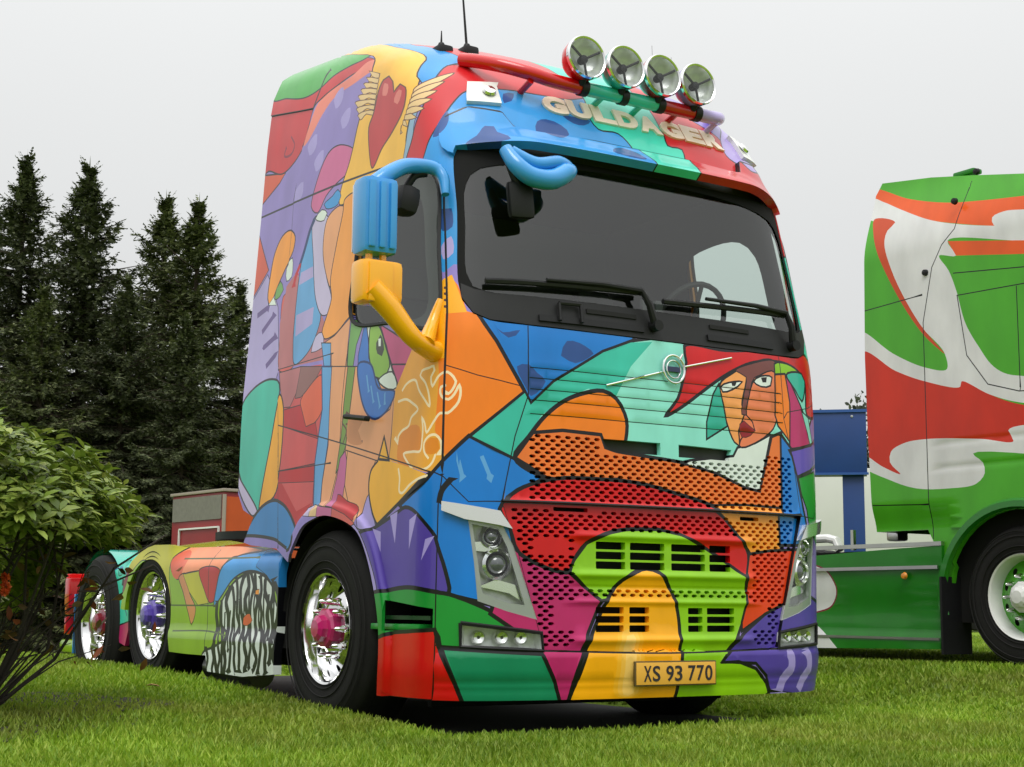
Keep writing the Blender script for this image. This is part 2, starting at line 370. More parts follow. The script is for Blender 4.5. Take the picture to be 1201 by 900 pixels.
WS = [(-1.195, 2.93), (-1.21, 2.574), (-1.219, 2.212), (-1.2, 2.114), (-1.143, 2.045), (-1.054, 2.014), (-.846, 2.002), (-.443, 1.997)]
WSL = WS+[(-a, b) for a, b in WS[::-1]]+[(1.1, 2.933), (.9, 2.934), (.5, 2.934), (0, 2.934), (-.5, 2.934), (-.9, 2.934), (-1.1, 2.933)]
WIN = [(-2.205, 2.167), (-2.168, 2.519), (-2.118, 2.897), (-1.956, 2.925), (-1.677, 2.895), (-1.423, 2.846), (-1.325, 2.767), (-1.326, 2.397), (-1.335, 2.062), (-1.389, 1.99), (-1.779, 2.069)]
HEAD = [(-1.15, 1.045), (-.978, 1.018), (-.924, .926), (-.796, .577), (-.95, .615), (-1.098, .663), (-1.118, .843)]
FOG = [(-1.178, .56), (-.772, .515), (-.762, .432), (-1.175, .45)]
STEP = [(-1.70, .665), (-1.315, .625), (-1.315, .535), (-1.70, .515)]
GUT = [(-3.5, 3.037), (-2.99, 3.021), (-2.359, 2.994), (-1.716, 2.941), (-1.498, 2.896), (-1.345, 2.835), (-1.288, 2.74), (-1.284, 2.577), (-1.284, 2.05), (-1.284, 1.262)]
VIS = [(-1.275, 3.02), (-1.27, 2.93), (-1.20, 2.885), (-1.07, 2.905), (-.866, 2.918), (-.3, 2.918)]
VIST = [(-.3, 3.066), (-.84, 3.074), (-.885, 3.155), (-1.08, 3.18), (-1.22, 3.12)]
def reg(P, smooth=False): return catmull(P, True) if smooth else np.array(P, float)
R_VIS = catmull(VIS+mir(VIS[::-1])+mir(VIST[::-1])+VIST, True, .04)
R_FP = np.array([(-.85, 2.02), (-.85, 1.655), (-.92, 1.45), (-.985, 1.136)]+mir([(-.85, 2.02), (-.85, 1.655), (-.92, 1.45), (-.985, 1.136)])[::-1])
R_GR = np.array([(-.985, 1.136), (-.9, .9), (-.76, .445), (-.70, .425)]+mir([(-.985, 1.136), (-.9, .9), (-.76, .445), (-.70, .425)])[::-1])
SIDE_SEAM = [(-2.99, 1.668), (-2.236, 1.493), (-1.284, 1.257)]
HEADSEAM = [(-1.284, 1.257), (-1.302, 1.125), (-1.302, .682), (-1.300, .2)]

sh = Sheet()
PAINT = [
('lavender',0,0,'K',"-3.6,0.1 -1.2,0.1 -1.2,4 -3.6,4"),
('orangered',0,0.008,'K',"-3.6,3.08 -3.499,3.117 -3.238,3.188 -3.148,3.227 -3.6,3.28"),
('red2',1,0.008,'K',"-3.6,3.27 -3.444,3.28 -3.176,3.231 -2.862,3.32 -2.65,3.5 -2.483,3.538 -1.937,3.602 -1.439,3.651 -2.3,3.95 -3.6,3.95"),
('salmon',1,0,'K',"-2.621,3.496 -2.451,3.539 -1.911,3.598 -1.434,3.649 -1.417,3.619 -1.837,3.555 -2.283,3.51 -2.518,3.442 -2.764,3.337 -2.848,3.318"),
('green2',1,0.008,'K',"-3.6,3.67 -3.18,3.613 -2.817,3.579 -2.561,3.59 -2.185,3.646 -1.841,3.67 -1.484,3.685 -1.412,3.702 -2.35,3.9 -3.6,3.9"),
('lilac',1,0,'K',"-2.763,3.254 -2.785,3.3 -2.698,3.344 -2.622,3.349 -2.639,3.298 -2.697,3.26"),
('lilac',1,0,'K',"-2.298,3.446 -2.3,3.493 -2.181,3.543 -2.092,3.551 -2.14,3.495 -2.224,3.454"),
('lilac',1,0,'K',"-2.253,3.313 -2.259,3.36 -2.157,3.407 -2.081,3.414 -2.119,3.359 -2.188,3.319"),
('lilac',1,0,'K',"-2.972,3.012 -2.998,3.066 -2.925,3.116 -2.856,3.12 -2.863,3.063 -2.911,3.019"),
('lilac',1,0,'K',"-2.679,3.145 -2.699,3.193 -2.617,3.239 -2.547,3.244 -2.564,3.19 -2.618,3.151"),
('pink',1,0.008,'K',"-2.75,2.941 -2.657,3.095 -2.489,3.212 -2.305,3.224 -2.145,3.144 -2.241,3.046 -2.412,3.007 -2.553,2.961 -2.662,2.881"),
('yellow2',1,0.008,'K',"-2.3,3.9 -1.426,3.68 -1.773,3.481 -2.058,3.276 -2.228,3.097 -2.363,2.957 -2.385,2.869 -2.139,2.881 -1.96,2.903 -1.714,2.9 -1.628,2.922 -1.573,3.051 -1.45,3.184 -1.349,3.292 -1.258,3.424 -1.167,3.562 -1.28,3.9"),
('steel',1,0.005,'K',"-1.645,2.927 -1.552,3.072 -1.443,3.182 -1.351,3.274 -1.331,3.25 -1.458,3.101 -1.585,2.91"),
('blue2',1,0.008,'K',"-1.3,3.9 -1.163,3.57 -1.224,3.5 -1.286,3.417 -1.278,3.361 -1.207,3.358 -1.152,3.427 -1.072,3.494 -0.974,3.539 -0.95,3.9"),
('blue2',0,0,'K',"-1.36,2.9 -1.36,2.3 -1.3,2.26 -1.24,2.3 -1.1,2.3 -1.1,2.95"),
('teal2',0,0,'K',"1.1,2.95 1.1,1.9 1.45,1.9 1.45,2.95"),
('blue4',0,0.01,'K',"1.27,2.95 1.27,2.2 1.6,2.2 1.6,2.95"),
('navy',1,0,'K',"-1.31,2.6 -1.25,2.62 -1.24,2.5 -1.3,2.48"),
('lilac2',1,0,'K',"-1.31,2.4 -1.25,2.45 -1.24,2.36 -1.3,2.33"),
('blue2',0,0,'K',"-1.75,2.9 -1.467,2.889 -1.356,2.993 -1.262,3.086 -1.145,3.219 -1.047,3.299 -0.828,3.337 -0.555,3.342 -0.199,3.377 0.197,3.265 0.048,2.89 0.1,2.6 -1.6,2.6"),
('red2',1,0.008,'K',"-1.619,2.919 -1.495,3.055 -1.33,3.208 -1.241,3.325 -1.164,3.42 -1.077,3.493 -0.943,3.528 -1.1,3.8 -0.3,3.8 -0.144,3.455 -0.324,3.357 -0.555,3.342 -0.828,3.337 -1.047,3.299 -1.145,3.219 -1.262,3.086 -1.356,2.993 -1.469,2.88"),
('navy',1,0,'K',"-0.656,3.152 -0.592,3.176 -0.536,3.171 -0.461,3.131 -0.454,3.105 -0.515,3.049 -0.581,3.019 -0.619,3.032 -0.683,3.081"),
('navy',1,0,'K',"-0.256,2.968 -0.194,3.024 -0.125,3.042 -0.04,3.017 -0.019,2.962 -0.156,2.946"),
('navy',1,0,'K',"-1.144,2.934 -1.076,2.982 -1.011,3.058 -0.961,3.057 -0.96,3.005 -0.915,2.972 -0.907,2.948"),
('navy',1,0,'K',"-0.822,3.308 -0.749,3.32 -0.785,3.263 -0.84,3.24"),
('navy',1,0,'K',"-0.46,3.219 -0.261,3.221 -0.324,3.182 -0.399,3.182"),
('navy',1,0,'K',"-1.194,3.163 -1.203,3.096 -1.265,3.019 -1.324,3.007 -1.278,3.074"),
('teal2',1,0.01,'K',"-0.23,3.401 -0.258,3.236 -0.221,3.176 -0.077,3.174 -0.007,3.105 0.022,3.014 0.034,2.954 0.07,2.7 0.36,2.7 0.402,3.079 0.41,3.157 0.297,3.164 0.303,3.227 0.354,3.355 0.35,3.55 0.1,3.8 -0.35,3.8"),
('red2',1,0.01,'K',"0.303,3.227 0.297,3.164 0.41,3.157 0.402,3.079 0.36,2.7 1.4,2.7 1.45,2.95 1.25,2.976 1.24,3.064 1.23,3.152 1.007,3.124 0.93,3.152 0.821,3.197 0.86,3.314 0.617,3.447 0.35,3.8 0.3,3.6"),
('lavender2',1,0.008,'K',"0.86,3.314 0.821,3.197 0.93,3.152 1.007,3.124 1.23,3.152 1.24,3.064 1.7,2.9 2.4,3.3 1.6,3.9 0.9,3.9 1.11,3.56"),
('cream2',1,0.006,'brown',"-1.494,3.544 -1.579,3.581 -1.604,3.589 -1.607,3.556 -1.608,3.546 -1.536,3.519"),
('cream2',1,0.006,'brown',"-1.545,3.512 -1.638,3.547 -1.696,3.555 -1.691,3.523 -1.659,3.515 -1.588,3.488"),
('cream2',1,0.006,'brown',"-1.596,3.481 -1.69,3.514 -1.778,3.523 -1.771,3.49 -1.707,3.484 -1.637,3.457"),
('cream2',1,0.006,'brown',"-1.645,3.45 -1.739,3.482 -1.855,3.491 -1.846,3.458 -1.753,3.453 -1.682,3.426"),
('cream2',1,0.006,'brown',"-1.689,3.419 -1.786,3.449 -1.927,3.459 -1.916,3.426 -1.795,3.422 -1.724,3.395"),
('cream2',1,0.006,'brown',"-1.729,3.388 -1.829,3.416 -1.999,3.428 -1.983,3.396 -1.833,3.392 -1.76,3.365"),
('cream2',1,0.006,'brown',"-1.765,3.358 -1.867,3.384 -2.008,3.387 -1.991,3.355 -1.867,3.362 -1.793,3.335"),
('cream2',1,0.006,'brown',"-1.798,3.329 -1.901,3.353 -2.014,3.346 -1.996,3.313 -1.898,3.332 -1.825,3.305"),
('cream2',1,0.006,'brown',"-1.343,3.334 -1.2,3.39 -1.067,3.432 -1.208,3.347 -1.362,3.306"),
('cream2',1,0.006,'brown',"-1.368,3.305 -1.248,3.345 -1.151,3.364 -1.255,3.304 -1.389,3.277"),
('cream2',1,0.006,'brown',"-1.397,3.277 -1.29,3.301 -1.212,3.302 -1.298,3.26 -1.42,3.25"),
('cream2',1,0.006,'brown',"-1.428,3.25 -1.328,3.261 -1.261,3.247 -1.336,3.22 -1.453,3.225"),
('cream2',1,0.006,'brown',"-1.462,3.225 -1.379,3.224 -1.326,3.195 -1.387,3.185 -1.488,3.2"),
('cream2',1,0.006,'brown',"-1.497,3.2 -1.438,3.192 -1.401,3.152 -1.446,3.154 -1.523,3.176"),
('cream2',1,0.006,'brown',"-1.533,3.176 -1.514,3.166 -1.515,3.121 -1.522,3.127 -1.557,3.151"),
('cream2',1,0.006,'brown',"-1.567,3.152 -1.578,3.145 -1.608,3.104 -1.584,3.107 -1.59,3.127"),
('heart',1,0.01,'brown',"-1.447,3.492 -1.449,3.445 -1.492,3.374 -1.412,3.402 -1.389,3.367 -1.457,3.264 -1.683,3.141 -1.84,3.074 -1.983,2.99 -1.97,3.139 -1.922,3.242 -1.824,3.307 -1.647,3.434 -1.502,3.489"),
('pink2',1,0,'K',"-1.518,3.464 -1.496,3.445 -1.59,3.378 -1.629,3.391"),
('pink2',1,0,'K',"-1.442,3.372 -1.426,3.357 -1.519,3.288 -1.544,3.312"),
('salmon2',0,0,'K',"-3.031,1.995 -2.502,1.957 -2.452,1.536 -2.519,1.168 -2.847,1.138 -2.992,1.267 -2.937,1.756"),
('peach',0,0,'K',"-2.499,1.944 -1.684,1.829 -1.706,1.358 -1.922,1.157 -2.023,1.053 -2.495,1.167 -2.452,1.536"),
('orangered',0,0.008,'K',"-3.6,2.95 -3.508,2.93 -3.311,2.662 -3.51,2.521 -3.6,2.45"),
('lilac2',0,0.006,'K',"-3.6,2.42 -3.502,2.508 -3.319,2.636 -3.242,2.552 -3.132,2.4 -3.044,2.002 -3.074,1.945 -3.187,1.949 -3.492,1.831 -3.6,1.8"),
('@plum',1,0.035,'',"-3.417,2.393 -3.268,2.421"),
('@plum',1,0.035,'',"-3.325,2.274 -3.181,2.353"),
('@plum',1,0.035,'',"-3.283,2.172 -3.137,2.215"),
('@plum',1,0.035,'',"-3.226,2.048 -3.1,2.108"),
('orange2',1,0.01,'K',"-3.033,2.857 -2.95,2.799 -2.966,2.71 -3.056,2.636 -3.156,2.536 -3.249,2.431 -3.288,2.48 -3.277,2.625 -3.24,2.753 -3.15,2.842"),
('white2',1,0.006,'K',"-2.969,2.671 -2.963,2.552 -3.041,2.541 -3.054,2.622"),
('green3',1,0.006,'K',"-3.125,2.557 -3.077,2.495 -3.115,2.462 -3.186,2.455 -3.169,2.525"),
('white2',0,0.005,'K',"-3.27,2.434 -3.204,2.476 -3.158,2.415"),
('coral2',1,0.006,'K',"-2.925,2.519 -2.884,2.55 -2.856,2.428 -2.881,2.355 -2.88,2.138 -2.852,1.995 -3.042,2.003 -3.073,2.233 -3.07,2.454 -2.96,2.473"),
('red2',1,0,'K',"-2.899,2.579 -2.868,2.553 -2.915,2.452 -2.949,2.458 -2.951,2.511"),
('mauve',0,0,'K',"-3.059,2.23 -2.903,2.256 -2.857,1.995 -3.04,2.005"),
('mauve',0,0,'K',"-3.05,2.004 -3.088,2.287 -3.035,2.5 -2.903,2.567 -2.544,2.245 -2.403,2.062 -2.385,1.976"),
('blue3',1,0.007,'K',"-2.715,2.853 -2.636,2.375 -2.557,2.248 -2.607,2.132 -2.696,2.046 -2.842,2.006 -2.878,2.125 -2.877,2.38 -2.858,2.545 -2.82,2.68 -2.752,2.809"),
('lilac2',0,0,'K',"-2.864,2.301 -2.649,2.314 -2.655,2.215 -2.858,2.172"),
('lilac2',0,0,'K',"-2.84,2.554 -2.689,2.563 -2.676,2.497 -2.858,2.48"),
('lilac3',1,0.007,'K',"-2.715,2.853 -2.52,2.823 -2.544,2.636 -2.518,2.478 -2.44,2.326 -2.446,2.253 -2.544,2.245 -2.634,2.362 -2.687,2.601"),
('@navy2',1,0.03,'',"-2.698,2.849 -2.75,2.796 -2.807,2.691 -2.865,2.598"),
('@red3',1,0.03,'',"-2.865,2.598 -2.901,2.553 -2.927,2.493"),
('white2',1,0.006,'K',"-2.687,2.85 -2.607,2.888 -2.536,2.852 -2.573,2.815"),
('blue2',1,0.006,'K',"-2.58,2.914 -2.471,2.941 -2.402,2.965 -2.365,2.916 -2.404,2.873 -2.552,2.882"),
('peach',1,0.007,'K',"-2.533,2.813 -2.377,2.86 -2.315,2.827 -2.391,2.666 -2.444,2.514 -2.459,2.392 -2.518,2.478 -2.571,2.641"),
('orange3',1,0.008,'K',"-2.325,2.88 -2.139,2.874 -2.198,2.209 -2.27,2.161 -2.384,2.108 -2.504,2.103 -2.533,2.144 -2.471,2.257 -2.44,2.326 -2.463,2.43 -2.402,2.644 -2.335,2.819"),
('peach',0,0.006,'K',"-2.383,2.101 -2.212,2.178 -2.227,2.022 -2.21,1.765 -2.369,1.785 -2.403,2.002 -2.501,2.078"),
('lilac3',1,0.005,'K',"-2.607,2.132 -2.533,2.144 -2.505,2.066 -2.595,2.043 -2.645,2.045"),
('blue3',0,0.006,'K',"-2.532,2.083 -2.422,2.065 -2.376,1.786 -2.464,1.797 -2.475,1.941"),
('green3',0,0.007,'K',"-2.201,2.173 -2.058,2.136 -2.134,2.008 -2.165,1.771 -2.205,1.776 -2.22,2.021"),
('blue4',0,0.006,'K',"-2.057,2.124 -2.013,2.058 -1.989,1.917 -1.887,1.791 -1.837,1.729 -2.079,1.76 -2.103,1.945"),
('white2',1,0.008,'K',"-2.035,2.126 -1.968,2.109 -1.903,2.086 -1.77,1.863 -1.71,1.734 -1.785,1.728 -1.876,1.789 -1.961,1.868 -2.001,1.987"),
('lime2',1,0.01,'K',"-1.994,2.096 -1.929,2.09 -1.838,1.973 -1.772,1.841 -1.824,1.793 -1.91,1.805 -1.967,1.88 -2.001,1.987"),
('olive',1,0,'K',"-1.925,1.987 -1.89,2.026 -1.838,1.939 -1.855,1.906 -1.904,1.927"),
('white2',1,0,'K',"-1.908,2.006 -1.882,2.005 -1.876,1.962 -1.898,1.965"),
('pink3',0,0.01,'K',"-1.903,2.083 -1.544,1.911 -1.667,1.713 -1.746,1.838"),
('mauve',0,0.006,'K',"-3.022,1.981 -2.752,1.98 -2.74,1.88 -2.852,1.759 -2.946,1.764 -2.991,1.888"),
('taupe',0,0.005,'K',"-2.752,1.98 -2.494,1.944 -2.585,1.86 -2.728,1.799 -2.793,1.801"),
('coral',1,0.006,'K',"-2.492,1.895 -2.461,1.702 -2.557,1.63 -2.644,1.624 -2.725,1.781 -2.657,1.833"),
('red3',0,0.005,'K',"-2.936,1.75 -2.722,1.756 -2.644,1.624 -2.533,1.636 -2.496,1.538 -2.924,1.653"),
('salmon2',0,0.004,'K',"-2.924,1.653 -2.496,1.541 -2.522,1.408 -2.971,1.399 -2.96,1.511"),
('red3',0,0.004,'K',"-2.971,1.401 -2.526,1.405 -2.526,1.308 -2.998,1.332"),
('salmon2',0,0.004,'K',"-2.998,1.332 -2.526,1.308 -2.533,1.192 -2.626,1.103 -2.736,1.037 -2.809,1.148 -3.018,1.251"),
('red3',0,0,'K',"-3.018,1.251 -2.992,1.331 -2.911,1.326 -2.719,1.155 -2.546,1.193 -2.626,1.103 -2.73,1.025 -2.809,1.148"),
('blue3',0,0.01,'navy2',"-2.499,1.944 -2.384,1.928 -2.364,1.691 -2.384,1.495 -2.428,1.302 -2.442,1.175 -2.52,1.174 -2.522,1.414 -2.496,1.541 -2.461,1.702"),
('peach',0,0.006,'K',"-2.384,1.928 -2.205,1.903 -2.211,1.673 -2.235,1.481 -2.27,1.336 -2.35,1.159 -2.44,1.175 -2.428,1.302 -2.377,1.494"),
('peach',0,0.006,'K',"-2.125,1.891 -2.084,1.885 -2.058,1.768 -1.955,1.61 -1.847,1.587 -1.745,1.62 -1.713,1.681 -1.725,1.477 -1.737,1.36 -1.874,1.371 -2.187,1.452 -2.158,1.667"),
('olive2',0,0.007,'K',"-2.205,1.903 -2.125,1.891 -2.154,1.666 -2.184,1.474 -2.258,1.356 -2.282,1.337 -2.239,1.527"),
('@brown',1,0.01,'',"-2.191,1.654 -2.063,1.594"),
('@brown',1,0.01,'',"-2.193,1.591 -2.061,1.566"),
('@brown',1,0.01,'',"-2.193,1.534 -2.011,1.477"),
('@brown',1,0.01,'',"-2.213,1.491 -2.184,1.556 -2.233,1.607 -2.184,1.653"),
('tan',1,0,'K',"-2.156,1.633 -2.018,1.584 -2.059,1.543 -2.01,1.472 -2.168,1.498"),
('blue4',1,0.012,'navy2',"-2.096,1.899 -1.962,1.879 -1.871,1.744 -1.706,1.702 -1.766,1.622 -1.889,1.584 -1.978,1.624 -2.053,1.734"),
('@blue3',1,0.012,'',"-1.999,1.828 -1.966,1.734"),
('@blue3',1,0.012,'',"-1.948,1.765 -1.912,1.672"),
('@blue3',1,0.012,'',"-1.879,1.723 -1.846,1.642"),
('@blue3',1,0.012,'',"-1.803,1.703 -1.799,1.648"),
('white2',1,0.008,'K',"-1.876,1.784 -1.743,1.81 -1.688,1.723 -1.774,1.725"),
('pink3',0,0.01,'K',"-1.758,1.85 -1.58,1.825 -1.668,1.72"),
('pink4',0,0.006,'K',"-2.187,1.448 -2.152,1.35 -2.189,1.24 -2.204,1.139 -2.331,1.163 -2.268,1.313 -2.241,1.413"),
('peach',0,0.006,'K',"-2.164,1.446 -1.869,1.371 -1.921,1.288 -1.925,1.201 -1.992,1.079 -2.029,1.141 -2.139,1.178 -2.179,1.262"),
('red3',1,0.004,'K',"-2.25,1.221 -2.144,1.179 -2.025,1.141 -2.024,1.073 -2.255,1.142"),
('lilac',1,0.006,'K',"-1.925,1.201 -1.886,1.101 -1.845,1.034 -1.977,1.029 -1.992,1.079"),
('amber',0,0,'K',"-1.547,1.927 -1.281,2.048 -1.115,2.037 -1.075,1.888 -0.871,1.673 -1.326,1.268 -1.42,1.281 -1.737,1.36 -1.717,1.509 -1.701,1.712"),
('orange',0,0,'K',"-1.347,1.998 -1.304,2.17 -1.264,2.246 -1.218,2.189 -1.176,2.057 -1.048,2.024 -0.975,1.894 -0.877,1.673 -1.069,1.493 -1.153,1.419 -1.269,1.348 -1.333,1.474 -1.316,1.732"),
('gold',0,0,'K',"-1.364,1.819 -1.347,1.998 -1.332,2.195 -1.303,2.226 -1.251,2.246 -1.229,2.189 -1.176,2.052 -1.294,2.046 -1.289,1.825"),
('@brown',1,0.01,'',"-1.301,2.181 -1.278,2.178"),
('@brown',1,0.01,'',"-1.302,2.15 -1.279,2.147"),
('@brown',1,0.01,'',"-1.303,2.117 -1.28,2.114"),
('@brown',1,0.01,'',"-1.304,2.084 -1.281,2.081"),
('amberd',1,0,'K',"-1.658,1.434 -1.644,1.47 -1.57,1.512 -1.458,1.501 -1.434,1.386 -1.592,1.383 -1.51,1.303 -1.651,1.338"),
('amberd',1,0,'K',"-1.393,1.367 -1.403,1.416 -1.362,1.441 -1.314,1.435 -1.301,1.386 -1.322,1.363"),
('@cream',1,0.0125,'',"-1.672,1.648 -1.595,1.651 -1.531,1.623 -1.481,1.589 -1.542,1.554 -1.562,1.516 -1.623,1.497 -1.657,1.471 -1.661,1.439 -1.688,1.47"),
('@cream',1,0.0125,'',"-1.637,1.698 -1.601,1.727 -1.541,1.741 -1.513,1.734 -1.48,1.687 -1.418,1.632 -1.375,1.595 -1.384,1.657 -1.416,1.713 -1.47,1.756 -1.455,1.775 -1.387,1.784 -1.355,1.789 -1.348,1.768 -1.37,1.737 -1.357,1.691 -1.324,1.733 -1.295,1.752 -1.268,1.755 -1.236,1.73 -1.223,1.709 -1.239,1.669 -1.26,1.649 -1.278,1.657"),
('@cream',1,0.0125,'',"-1.274,1.69 -1.302,1.683 -1.306,1.655 -1.286,1.626 -1.259,1.621 -1.23,1.645 -1.205,1.689 -1.198,1.657 -1.208,1.608 -1.233,1.577 -1.262,1.555 -1.303,1.556 -1.343,1.516 -1.392,1.468 -1.409,1.513 -1.436,1.544 -1.425,1.498 -1.429,1.434 -1.442,1.383 -1.516,1.384 -1.6,1.379 -1.566,1.34 -1.526,1.308"),
('@cream',1,0.0125,'',"-1.37,1.34 -1.407,1.376 -1.409,1.42 -1.369,1.45 -1.325,1.451 -1.297,1.422 -1.292,1.382 -1.304,1.358"),
('@cream',1,0.0125,'',"-1.327,1.355 -1.341,1.324 -1.374,1.298 -1.428,1.287"),
('@cream',1,0.0125,'',"-1.646,1.313 -1.63,1.263 -1.629,1.197 -1.602,1.187 -1.535,1.223 -1.457,1.247 -1.379,1.258"),
('gold2',0,0,'K',"-1.842,1.369 -1.748,1.361 -1.543,1.31 -1.376,1.265 -1.631,1.14 -1.828,1.039 -1.887,1.112 -1.928,1.234 -1.912,1.32"),
('@K',1,0.012,'',"-1.842,1.369 -1.912,1.32 -1.928,1.234 -1.887,1.112 -1.833,1.042"),
('@K',0,0.02,'',"-1.833,1.039 -1.631,1.138 -1.371,1.262"),
('@cream',1,0.0125,'',"-1.646,1.313 -1.63,1.263 -1.629,1.197 -1.602,1.187 -1.535,1.223 -1.457,1.247 -1.379,1.258"),
('@maroon',1,0.012,'',"-3.074,3.403 -3.01,3.351 -3.055,3.314 -3.181,3.321 -3.15,3.36"),
('gold2',0,0.014,'K',"-1.842,1.374 -1.793,1.484 -1.737,1.36"),
('teal',1,0.014,'K',"-3.156,1.961 -3.009,1.916 -3.001,1.827 -3.056,1.67 -3.135,1.326 -3.22,1.181 -3.39,1.292 -3.51,1.457 -3.51,1.564 -3.51,1.839 -3.377,1.925"),
('yellow',1,0.012,'K',"-2.994,1.851 -2.931,1.756 -2.993,1.28 -3.124,1.213 -3.205,1.168 -3.078,1.609"),
('lilac3',1,0.012,'K',"-3.51,1.46 -3.51,1.424 -3.229,1.179 -3.29,1.157 -3.51,1.354"),
('blue5',1,0.02,'K',"-3.397,1.038 -3.261,1.158 -3.125,1.22 -2.989,1.233 -2.851,1.186 -2.739,1.085 -2.703,1.012 -2.741,0.942 -2.998,1.011 -3.368,1.043"),
('lilac3',0,0.004,'K',"-2.628,1.127 -2.581,1.165 -2.496,1.181 -2.515,1.115"),
('cream2',0,0.004,'K',"-2.496,1.181 -2.422,1.168 -2.43,1.111 -2.515,1.115"),
('pink4',0,0.004,'K',"-2.422,1.168 -2.256,1.148 -2.263,1.086 -2.43,1.111"),
('coral2',0,0.004,'K',"-2.256,1.148 -2.116,1.107 -2.012,1.058 -2.054,1.027 -2.263,1.086"),
('blue',0,0.02,'K',"-1.367,1.249 -1.153,1.445 -0.926,1.344 -0.754,1.258 -0.801,1.233 -0.903,1.191 -0.958,1.153 -0.995,1.096 -0.945,1.027 -0.911,0.886 -0.75,0.565 -0.767,0.585 -1.241,0.692 -1.287,0.782 -1.371,0.984 -1.62,1.127 -1.496,1.184"),
('@K',1,0.03,'',"-1.238,1.237 -1.285,1.181 -1.301,1.108"),
('@blue3',1,0.02,'',"-1.203,1.327 -1.181,1.245"),
('@blue3',1,0.02,'',"-1.089,1.349 -1.045,1.248"),
('purple',1,0.02,'K',"-1.954,1.006 -1.849,1.029 -1.628,1.098 -1.569,1.116 -1.466,1.085 -1.316,0.968 -1.296,0.912 -1.255,0.802 -1.236,0.697 -1.296,0.704 -1.502,0.727 -1.701,0.713 -1.814,0.692 -1.854,0.81 -1.926,0.919 -1.997,0.997"),
('lilac',1,0.006,'K',"-2.066,1.038 -2.012,1.052 -1.966,1.018 -1.86,0.895 -1.762,0.703 -1.824,0.692 -1.877,0.832 -1.962,0.963"),
('lilac',0,0,'K',"-1.874,1.025 -1.792,1.005 -1.787,0.904"),
('lilac',0,0,'K',"-1.707,1.081 -1.638,1.099 -1.652,0.942"),
('lilac',0,0,'K',"-1.525,1.052 -1.456,1.079 -1.519,0.909"),
('lilac',0,0,'K',"-1.377,0.954 -1.318,0.968 -1.404,0.853"),
('green',1,0.02,'K',"-1.813,0.687 -1.701,0.711 -1.502,0.725 -1.296,0.702 -1.231,0.692 -1.119,0.653 -0.993,0.594 -0.929,0.537 -0.895,0.485 -0.746,0.395 -1.255,0.424 -1.302,0.522 -1.768,0.482"),
('red',0,0.02,'K',"-1.768,0.472 -1.627,0.509 -1.303,0.527 -1.284,0.453 -1.148,0.192 -1.161,0.192 -1.81,0.192"),
('magenta',0,0.02,'K',"-0.88,0.886 -0.752,0.836 -0.609,0.802 -0.424,0.669 -0.499,0.517 -0.577,0.323 -0.616,0.192 -0.669,0.192 -0.704,0.304 -0.761,0.405 -0.929,0.537 -1.036,0.604 -0.995,0.724 -0.933,0.926"),
('green4',0,0.02,'K',"-1.267,0.443 -1.032,0.43 -0.77,0.417 -0.693,0.284 -0.661,0.192 -1.153,0.192"),
('blue',0,0.02,'K',"-1.02,1.912 -1.121,2.048 -0.154,2.089 -0.212,1.98 -0.409,1.906 -0.58,1.805 -0.706,1.731 -0.837,1.61 -0.871,1.673"),
('navy',1,0,'K',"-0.654,1.907 -0.628,1.941 -0.552,1.937 -0.469,1.89 -0.502,1.865 -0.58,1.832 -0.618,1.84 -0.665,1.863"),
('navy',1,0,'K',"-0.912,1.792 -0.848,1.806 -0.801,1.767 -0.754,1.728 -0.837,1.649 -0.86,1.684"),
('navy',1,0,'K',"-1.02,1.976 -0.987,1.957 -0.894,1.974 -0.918,1.945 -0.958,1.932"),
('lightteal',0,0.018,'K',"-0.837,1.61 -0.706,1.731 -0.58,1.805 -0.409,1.906 -0.219,1.98 -0.037,2.015 0.136,2.003 0.956,2.029 1.27,1.792 0.88,1.387 0.575,1.233 0.084,1.298 -0.28,1.387 -0.585,1.307 -0.926,1.344 -1.148,1.445 -0.871,1.668"),
('teal',0,0,'K',"-0.837,1.607 -0.706,1.726 -0.409,1.901 -0.227,1.97 -0.084,1.987 -0.235,1.845 -0.336,1.684 -0.506,1.709 -0.657,1.645 -0.778,1.558 -0.924,1.349 -1.137,1.443 -0.869,1.663"),
('orange',1,0.022,'K',"-0.921,1.346 -0.848,1.45 -0.754,1.56 -0.645,1.64 -0.532,1.685 -0.415,1.705 -0.336,1.673 -0.283,1.601 -0.268,1.538 -0.279,1.462 -0.301,1.364 -0.585,1.265 -0.736,1.253"),
('orangem',0,0.018,'K',"-0.921,1.346 -0.825,1.472 -0.658,1.492 -0.431,1.484 -0.405,1.422 -0.327,1.405 0.086,1.375 0.317,1.332 0.529,1.265 0.633,1.253 0.741,1.551 0.824,1.58 0.827,1.041 0.522,0.963 0.224,1.129 -0.058,1.237 -0.329,1.267 -0.659,1.252 -0.742,1.253"),
('orange2',0,0.012,'K',"0.224,1.162 0.526,1.175 0.812,1.171 0.827,1.041 0.806,0.927 0.584,0.91 0.522,0.975 0.431,1.049 0.312,1.111"),
('white2',0,0.014,'K',"0.058,1.373 0.144,1.389 0.442,1.428 0.475,1.475 0.604,1.506 0.733,1.561 0.633,1.253 0.529,1.265 0.317,1.332"),
('red',1,0.018,'K',"0.133,1.985 0.421,1.99 1.215,2.02 1.27,1.728 1.095,1.698 1.097,1.877 1.017,1.94 0.896,1.968 0.745,1.964 0.604,1.938 0.469,1.885 0.339,1.816 0.214,1.738 0.094,1.662 -0.018,1.607 0.067,1.704 0.109,1.808 0.137,1.9"),
('skin',1,0.01,'K',"0.361,1.801 0.468,1.873 0.577,1.926 0.809,1.965 0.776,1.623 0.707,1.559 0.604,1.506 0.506,1.477 0.453,1.502 0.389,1.639"),
